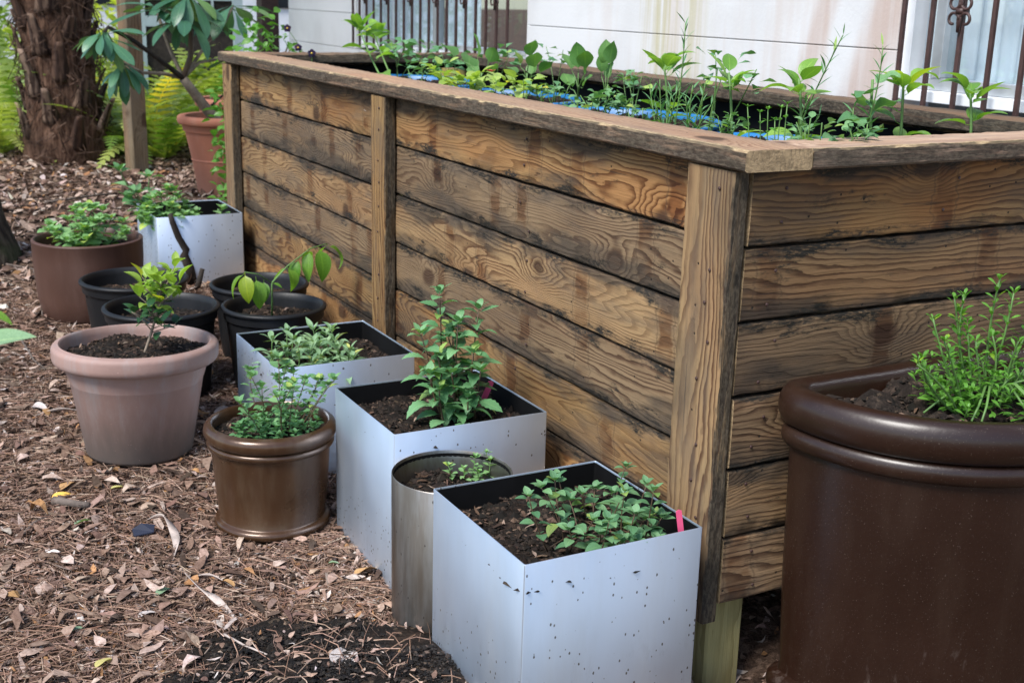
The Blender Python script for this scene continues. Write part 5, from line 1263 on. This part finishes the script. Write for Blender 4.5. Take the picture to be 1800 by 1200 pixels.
n = 7000; arr.append(leafbit_arrays(n, scatter(n, -2.0, .9, 3.0, 7.0, 1.0), rs.uniform(.02, .09, n), rs.uniform(.01, .035, n), LITTER, .3))
n = 2500; arr.append(leafbit_arrays(n, scatter(n, -.05, 1.2, -.3, .9, 1.0), rs.uniform(.015, .05, n), rs.uniform(.005, .02, n), LITTER, .3))
joined('leaf_litter', arr, MAT['litter']); tag(bpy.data.objects['leaf_litter'], 'dry brown leaf litter strewn over the mulch', None, None, 'stuff')
n = 20000; a1 = needle_arrays(n, scatter(n, -1.9, -.02, -.3, 3.2, 1.5, dz=.008), rs.uniform(.03, .12, n), .0006, NEEDLE)
joined('pine_needles', [a1], MAT['litter']); tag(bpy.data.objects['pine_needles'], 'fine brown pine needles scattered over the ground', None, None, 'stuff')
n = 16000; P = scatter(n, -1.9, .0, -.4, 3.0, 1.4, True, .002)
MULCH = palette([(.11,.07,.05),(.05,.033,.024),(.19,.125,.09),(.28,.2,.155)], [4, 3, 3, 1])
a1 = chunk_arrays(n, P, rs.gamma(2, .0024, n)+.0015, MULCH)
joined('mulch_crumbs', [a1], MAT['crumb']); tag(bpy.data.objects['mulch_crumbs'], 'coarse brown mulch crumbs over the ground', None, None, 'stuff')
# dark potting soil spilt at the near boxes
Pn = []
while len(Pn) < 16000:
    a, b, r = SP[rs.randint(len(SP))]; q = rs.uniform(0, 2*PI); d = r*1.1*math.sqrt(rs.rand()); x, y = a+d*math.cos(q), b+d*math.sin(q)
    if blocked(x, y) or rs.rand() > .35+1.3*dark_soil(x, y)+.5*math.sin(x*23+y*9)*math.sin(y*31-x*12): continue
    Pn.append((x, y, zg(x, y)+.004+.022*dark_soil(x, y)*(.4+.6*rs.rand())))
Pn = np.array(Pn); a1 = chunk_arrays(16000, Pn, rs.gamma(1.6, .0014, 16000)+.0009, palette([(.010,.009,.009),(.018,.015,.013),(.035,.028,.024),(.10,.07,.055)], [6, 5, 3, 1.2]))
joined('spilt_soil', [a1], MAT['crumb']); tag(bpy.data.objects['spilt_soil'], 'black potting soil spilt round the nearest steel planter', None, None, 'stuff')
N = 46; xs = np.linspace(-1.25, -.25, N); ys = np.linspace(-.25, .75, N); V = []; F = []
for j in range(N):
    for i in range(N): V.append((xs[i], ys[j], zg(xs[i], ys[j])-.006+.024*min(1, dark_soil(xs[i], ys[j])*2.2+.5*math.sin(xs[i]*23+ys[j]*9)*math.sin(ys[j]*31-xs[i]*12))+random.uniform(-.004, .004)))
for j in range(N-1):
    for i in range(N-1):
        if dark_soil((xs[i]+xs[i+1])/2, (ys[j]+ys[j+1])/2) > .02: F.append((j*N+i, j*N+i+1, (j+1)*N+i+1, (j+1)*N+i))
o = obj('soil_patch', mesh('soil_patch', V, F, MAT['soil']), kind='stuff'); tag(o, 'dark soil patch on the ground at the nearest planter foot')

n = 330; Pq = []
while len(Pq) < n:
    a, b, r = SP[rs.randint(len(SP))]; x, y = a+rs.normal(0, r*.55), b+rs.normal(0, r*.55)
    if not blocked(x, y): Pq.append((x, y, zg(x, y)+.012+.018*min(1, dark_soil(x, y)*1.6)))
Pq = np.array(Pq); o = joined('soil_debris', [leafbit_arrays(180, Pq[:180], rs.gamma(2, .006, 180)+.006, rs.gamma(2, .0028, 180)+.002, LITTER, .3), needle_arrays(150, Pq[180:], rs.uniform(.03, .1, 150), .0007, NEEDLE)], MAT['litter']); tag(o, 'leaf bits and needles mixed into the spilt black soil', None, None, 'stuff')
# single leaves, strips and sticks that stand out
MAT['strip'] = mat_simple('pale dry strip', (.40, .33, .29), .6, var=.3, scale=25, bumpS=.5); MAT['dry_tan'] = mat_simple('tan dry leaf', (.42, .24, .10), .6, var=.35, scale=40); MAT['dry_grey'] = mat_simple('grey dry leaf', (.46, .40, .37), .65, var=.25, scale=30)
MAT['green_leaf'] = mat_leaf('fallen green leaf', (.24, .36, .22), (.36, .46, .32), .45, .2); MAT['twig'] = mat_simple('twig', (.11, .085, .07), .85, var=.5, scale=40, bumpS=.8); MAT['navy'] = mat_simple('dark scrap', (.012, .016, .035), .6); MAT['yellow_leaf'] = mat_leaf('fallen yellow leaf', (.52, .46, .13), (.6, .52, .2), .5, .2)
def strip(pxs, wd, mat, name, label, cat):
    P = []
    for (px, py, dz) in pxs: p = atG(px, py); P.append(p+Vector((0, 0, dz+.008)))
    Q = []
    for i in range(len(P)-1):
        for k in range(5): 
            t = k/5; p0 = P[max(i-1, 0)]; p1 = P[i]; p2 = P[i+1]; p3 = P[min(i+2, len(P)-1)]
            Q.append(.5*((2*p1)+(p2-p0)*t+(2*p0-5*p1+4*p2-p3)*t*t+(3*p1-p0-3*p2+p3)*t**3))
    Q.append(P[-1]); V = []; F = []; n = len(Q)
    for i, p in enumerate(Q):
        d = (Q[min(i+1, n-1)]-Q[max(i-1, 0)]).normalized(); s = d.cross(Vector((0, 0, 1))).normalized(); w_ = wd*.5*math.sin(PI*min(.97, max(.06, i/(n-1))))**.5; tw = math.sin(i*.35)*.9; s2 = s*math.cos(tw)+Vector((0, 0, 1))*math.sin(tw)
        V += [p-s2*w_, p+Vector((0, 0, -w_*.25)), p+s2*w_]
    F = [f for i in range(n-1) for f in ((i*3, i*3+1, i*3+4, i*3+3), (i*3+1, i*3+2, i*3+5, i*3+4))]
    o = P[0]; ob = obj(name, mesh(name, [v-o for v in V], F, MAT[mat]), loc=o); tag(ob, label, cat); so2 = ob.modifiers.new('thick', 'SOLIDIFY'); so2.thickness = .0012
strip([(258, 918, .0), (290, 925, .02), (310, 960, .012), (303, 990, .0)], .020, 'strip', 'dry_strip', 'upper of the three pale curled bark strips on the mulch', 'dry leaf')
strip([(325, 1008, .0), (345, 1042, .015), (380, 1065, .01), (411, 1090, .0)], .018, 'strip', 'dry_strip', 'white-tipped lower pale curled strip on the mulch', 'dry leaf')
strip([(340, 1018, .0), (375, 1025, .012), (420, 1040, .0)], .015, 'strip', 'dry_strip', 'tan curled strip crossing beside the lower pale one', 'dry leaf')
strip([(60, 735, 0), (105, 730, .012), (143, 727, .004)], .014, 'strip', 'dry_strip', 'pale strip lying left of the pink pot', 'dry leaf')
def stick(pxs, r, mat, label, name='twig'):
    P = [atG(px, py)+Vector((0, 0, r+dz)) for (px, py, dz) in pxs]; m = MB(); o = P[0].copy(); m.tube([p-o for p in P], [r*(1-.35*i/(len(P)-1)) for i in range(len(P))], 8); ob = m.build(name, MAT[mat], None, True); ob.location = o; tag(ob, label, 'stick')
stick([(95, 890, .004), (120, 894, .004), (140, 897, .004), (158, 898, .004)], .012, 'twig', 'short thick dark stick on the mulch left of the pale strips', 'stick')
stick([(33, 953, .003), (60, 925, .004), (93, 908, .003)], .005, 'twig', 'thin grey twig near the left edge of the mulch')
stick([(395, 1132, .02), (430, 1155, .025), (475, 1170, .02)], .0028, 'strip', 'pale thin twig lying on the spilt black soil')
stick([(10, 470, .01), (60, 480, .012), (75, 560, .01)], .004, 'twig', 'dark thin stick on the ground left of the brown pot')
stick([(30, 590, .01), (60, 640, .01), (80, 655, .01)], .004, 'twig', 'reddish thin twig left of the pink pot')
stick([(80, 362, .01), (150, 352, .012), (200, 346, .01)], .007, 'twig', 'grey stick on the ground before the palm')
def fallen(px, py, L, wr, az, mat, label, shape='ovate', curl=.5, el=.12, lift=.012):
    p = atG(px, py); me = leaf_mesh('fallen_leaf', wr, MAT[mat], shape, n=8, curl=curl, fold=.4, pet=.08, wave=.04)
    o = obj('fallen_leaf', me); o.matrix_world = Matrix.Translation((p.x, p.y, p.z+lift)) @ Matrix.Rotation(az, 4, 'Z') @ Matrix.Rotation(-el, 4, 'Y') @ Matrix.Rotation(random.uniform(-.4, .4), 4, 'X') @ Matrix.Scale(L, 4)
    tag(o, label, 'leaf', 'single leaves lying on the mulch')
for a in ((128, 932, .05, .45, .3, 'green_leaf', 'green fallen leaf left of the dark scrap'), (190, 868, .05, .35, -.2, 'green_leaf', 'green fallen leaf below the pink pot'), (272, 1056, .045, .4, .5, 'green_leaf', 'grey-green fallen leaf left of the lower pale strip'),
          (120, 1120, .035, .4, .1, 'green_leaf', 'small green leaf near the lower left of the mulch'), (640, 1152, .035, .4, .4, 'green_leaf', 'small green leaf on the spilt soil'), (575, 998, .03, .5, -.5, 'green_leaf', 'pale green leaf left of the second steel planter'),
          (105, 870, .06, .55, .6, 'dry_tan', 'orange-tan fallen leaf above the thick dark stick'), (385, 1030, .05, .5, -1.0, 'dry_tan', 'orange-tan leaf under the tan curled strip'), (620, 1022, .07, .5, .2, 'dry_tan', 'tan leaf beside the second steel planter'), (705, 1170, .045, .5, 1.0, 'dry_tan', 'reddish curled leaf on the spilt soil'),
          (595, 1195, .10, .55, 1.0, 'dry_grey', 'large pale grey leaf at the bottom edge on the spilt soil'), (55, 720, .07, .4, -1.0, 'dry_grey', 'grey pointed leaf left of the pink pot'), (240, 1095, .045, .4, .2, 'dry_grey', 'pale grey leaf below the curled strips'), (165, 1185, .05, .45, .5, 'yellow_leaf', 'yellowish star-shaped leaf at the bottom left'), (88, 885, .055, .35, .2, 'yellow_leaf', 'pale yellow leaf behind the thick dark stick'), (668, 985, .08, .4, 1.2, 'dry_grey', 'long tan leaf standing against the second steel planter')):
    fallen(*a)
p = atG(253, 945); m = MB(); m.add([(-.025, -.012, .0), (.02, -.016, .004), (.028, .006, .012), (.0, .018, .016), (-.024, .012, .008), (-.025, -.012, .003), (.02, -.016, .007), (.028, .006, .015), (.0, .018, .019), (-.024, .012, .011)], [(4, 3, 2, 1, 0), (5, 6, 7, 8, 9), (0, 1, 6, 5), (1, 2, 7, 6), (2, 3, 8, 7), (3, 4, 9, 8), (4, 0, 5, 9)]); o = m.build('dark_scrap', MAT['navy'], None, False); o.location = p+Vector((0, 0, .012)); tag(o, 'small dark navy scrap on the mulch beside the pale strip', 'scrap')

# leafy shoot leaning in from the left, close to the camera
L_fg = leaf_set('fg', .46, MAT['sage'], curl=.35, n=8, shape='ovate', pet=.1)
q1 = ray(-60, 610); b0 = CAM+q1*1.35; tipd = (CAM+ray(66, 603)*1.35)-b0
pl = Plant('leafy_shoot', (b0.x-.12, b0.y, zg(b0.x-.12, b0.y)), 'broad pale green leaf of a shoot entering at the left edge', 'plant')
P = curve(pl.b, b0+Vector((0, 0, .02)), .1, 8); pl.stem(P, .004, .003)
d = tipd; az = math.atan2(d.y, d.x); el = math.asin(max(-1, min(1, d.z/d.length)))
pl.leaf(b0, az, el+.12, d.length, L_fg[0], .35)
q2 = CAM+ray(-30, 545)*1.36; d = (CAM+ray(22, 573)*1.36)-q2; pl.leaf(q2, math.atan2(d.y, d.x), math.asin(d.z/d.length)+.1, d.length, L_sd[0], .2)
pl.stem([P[-1], q2], .0025, .002)
for k in range(5): pl.leaf(lerp_pts(P, .3+.14*k), az+2.0+k*.5, .2, .09, L_fg)
pl.finish()
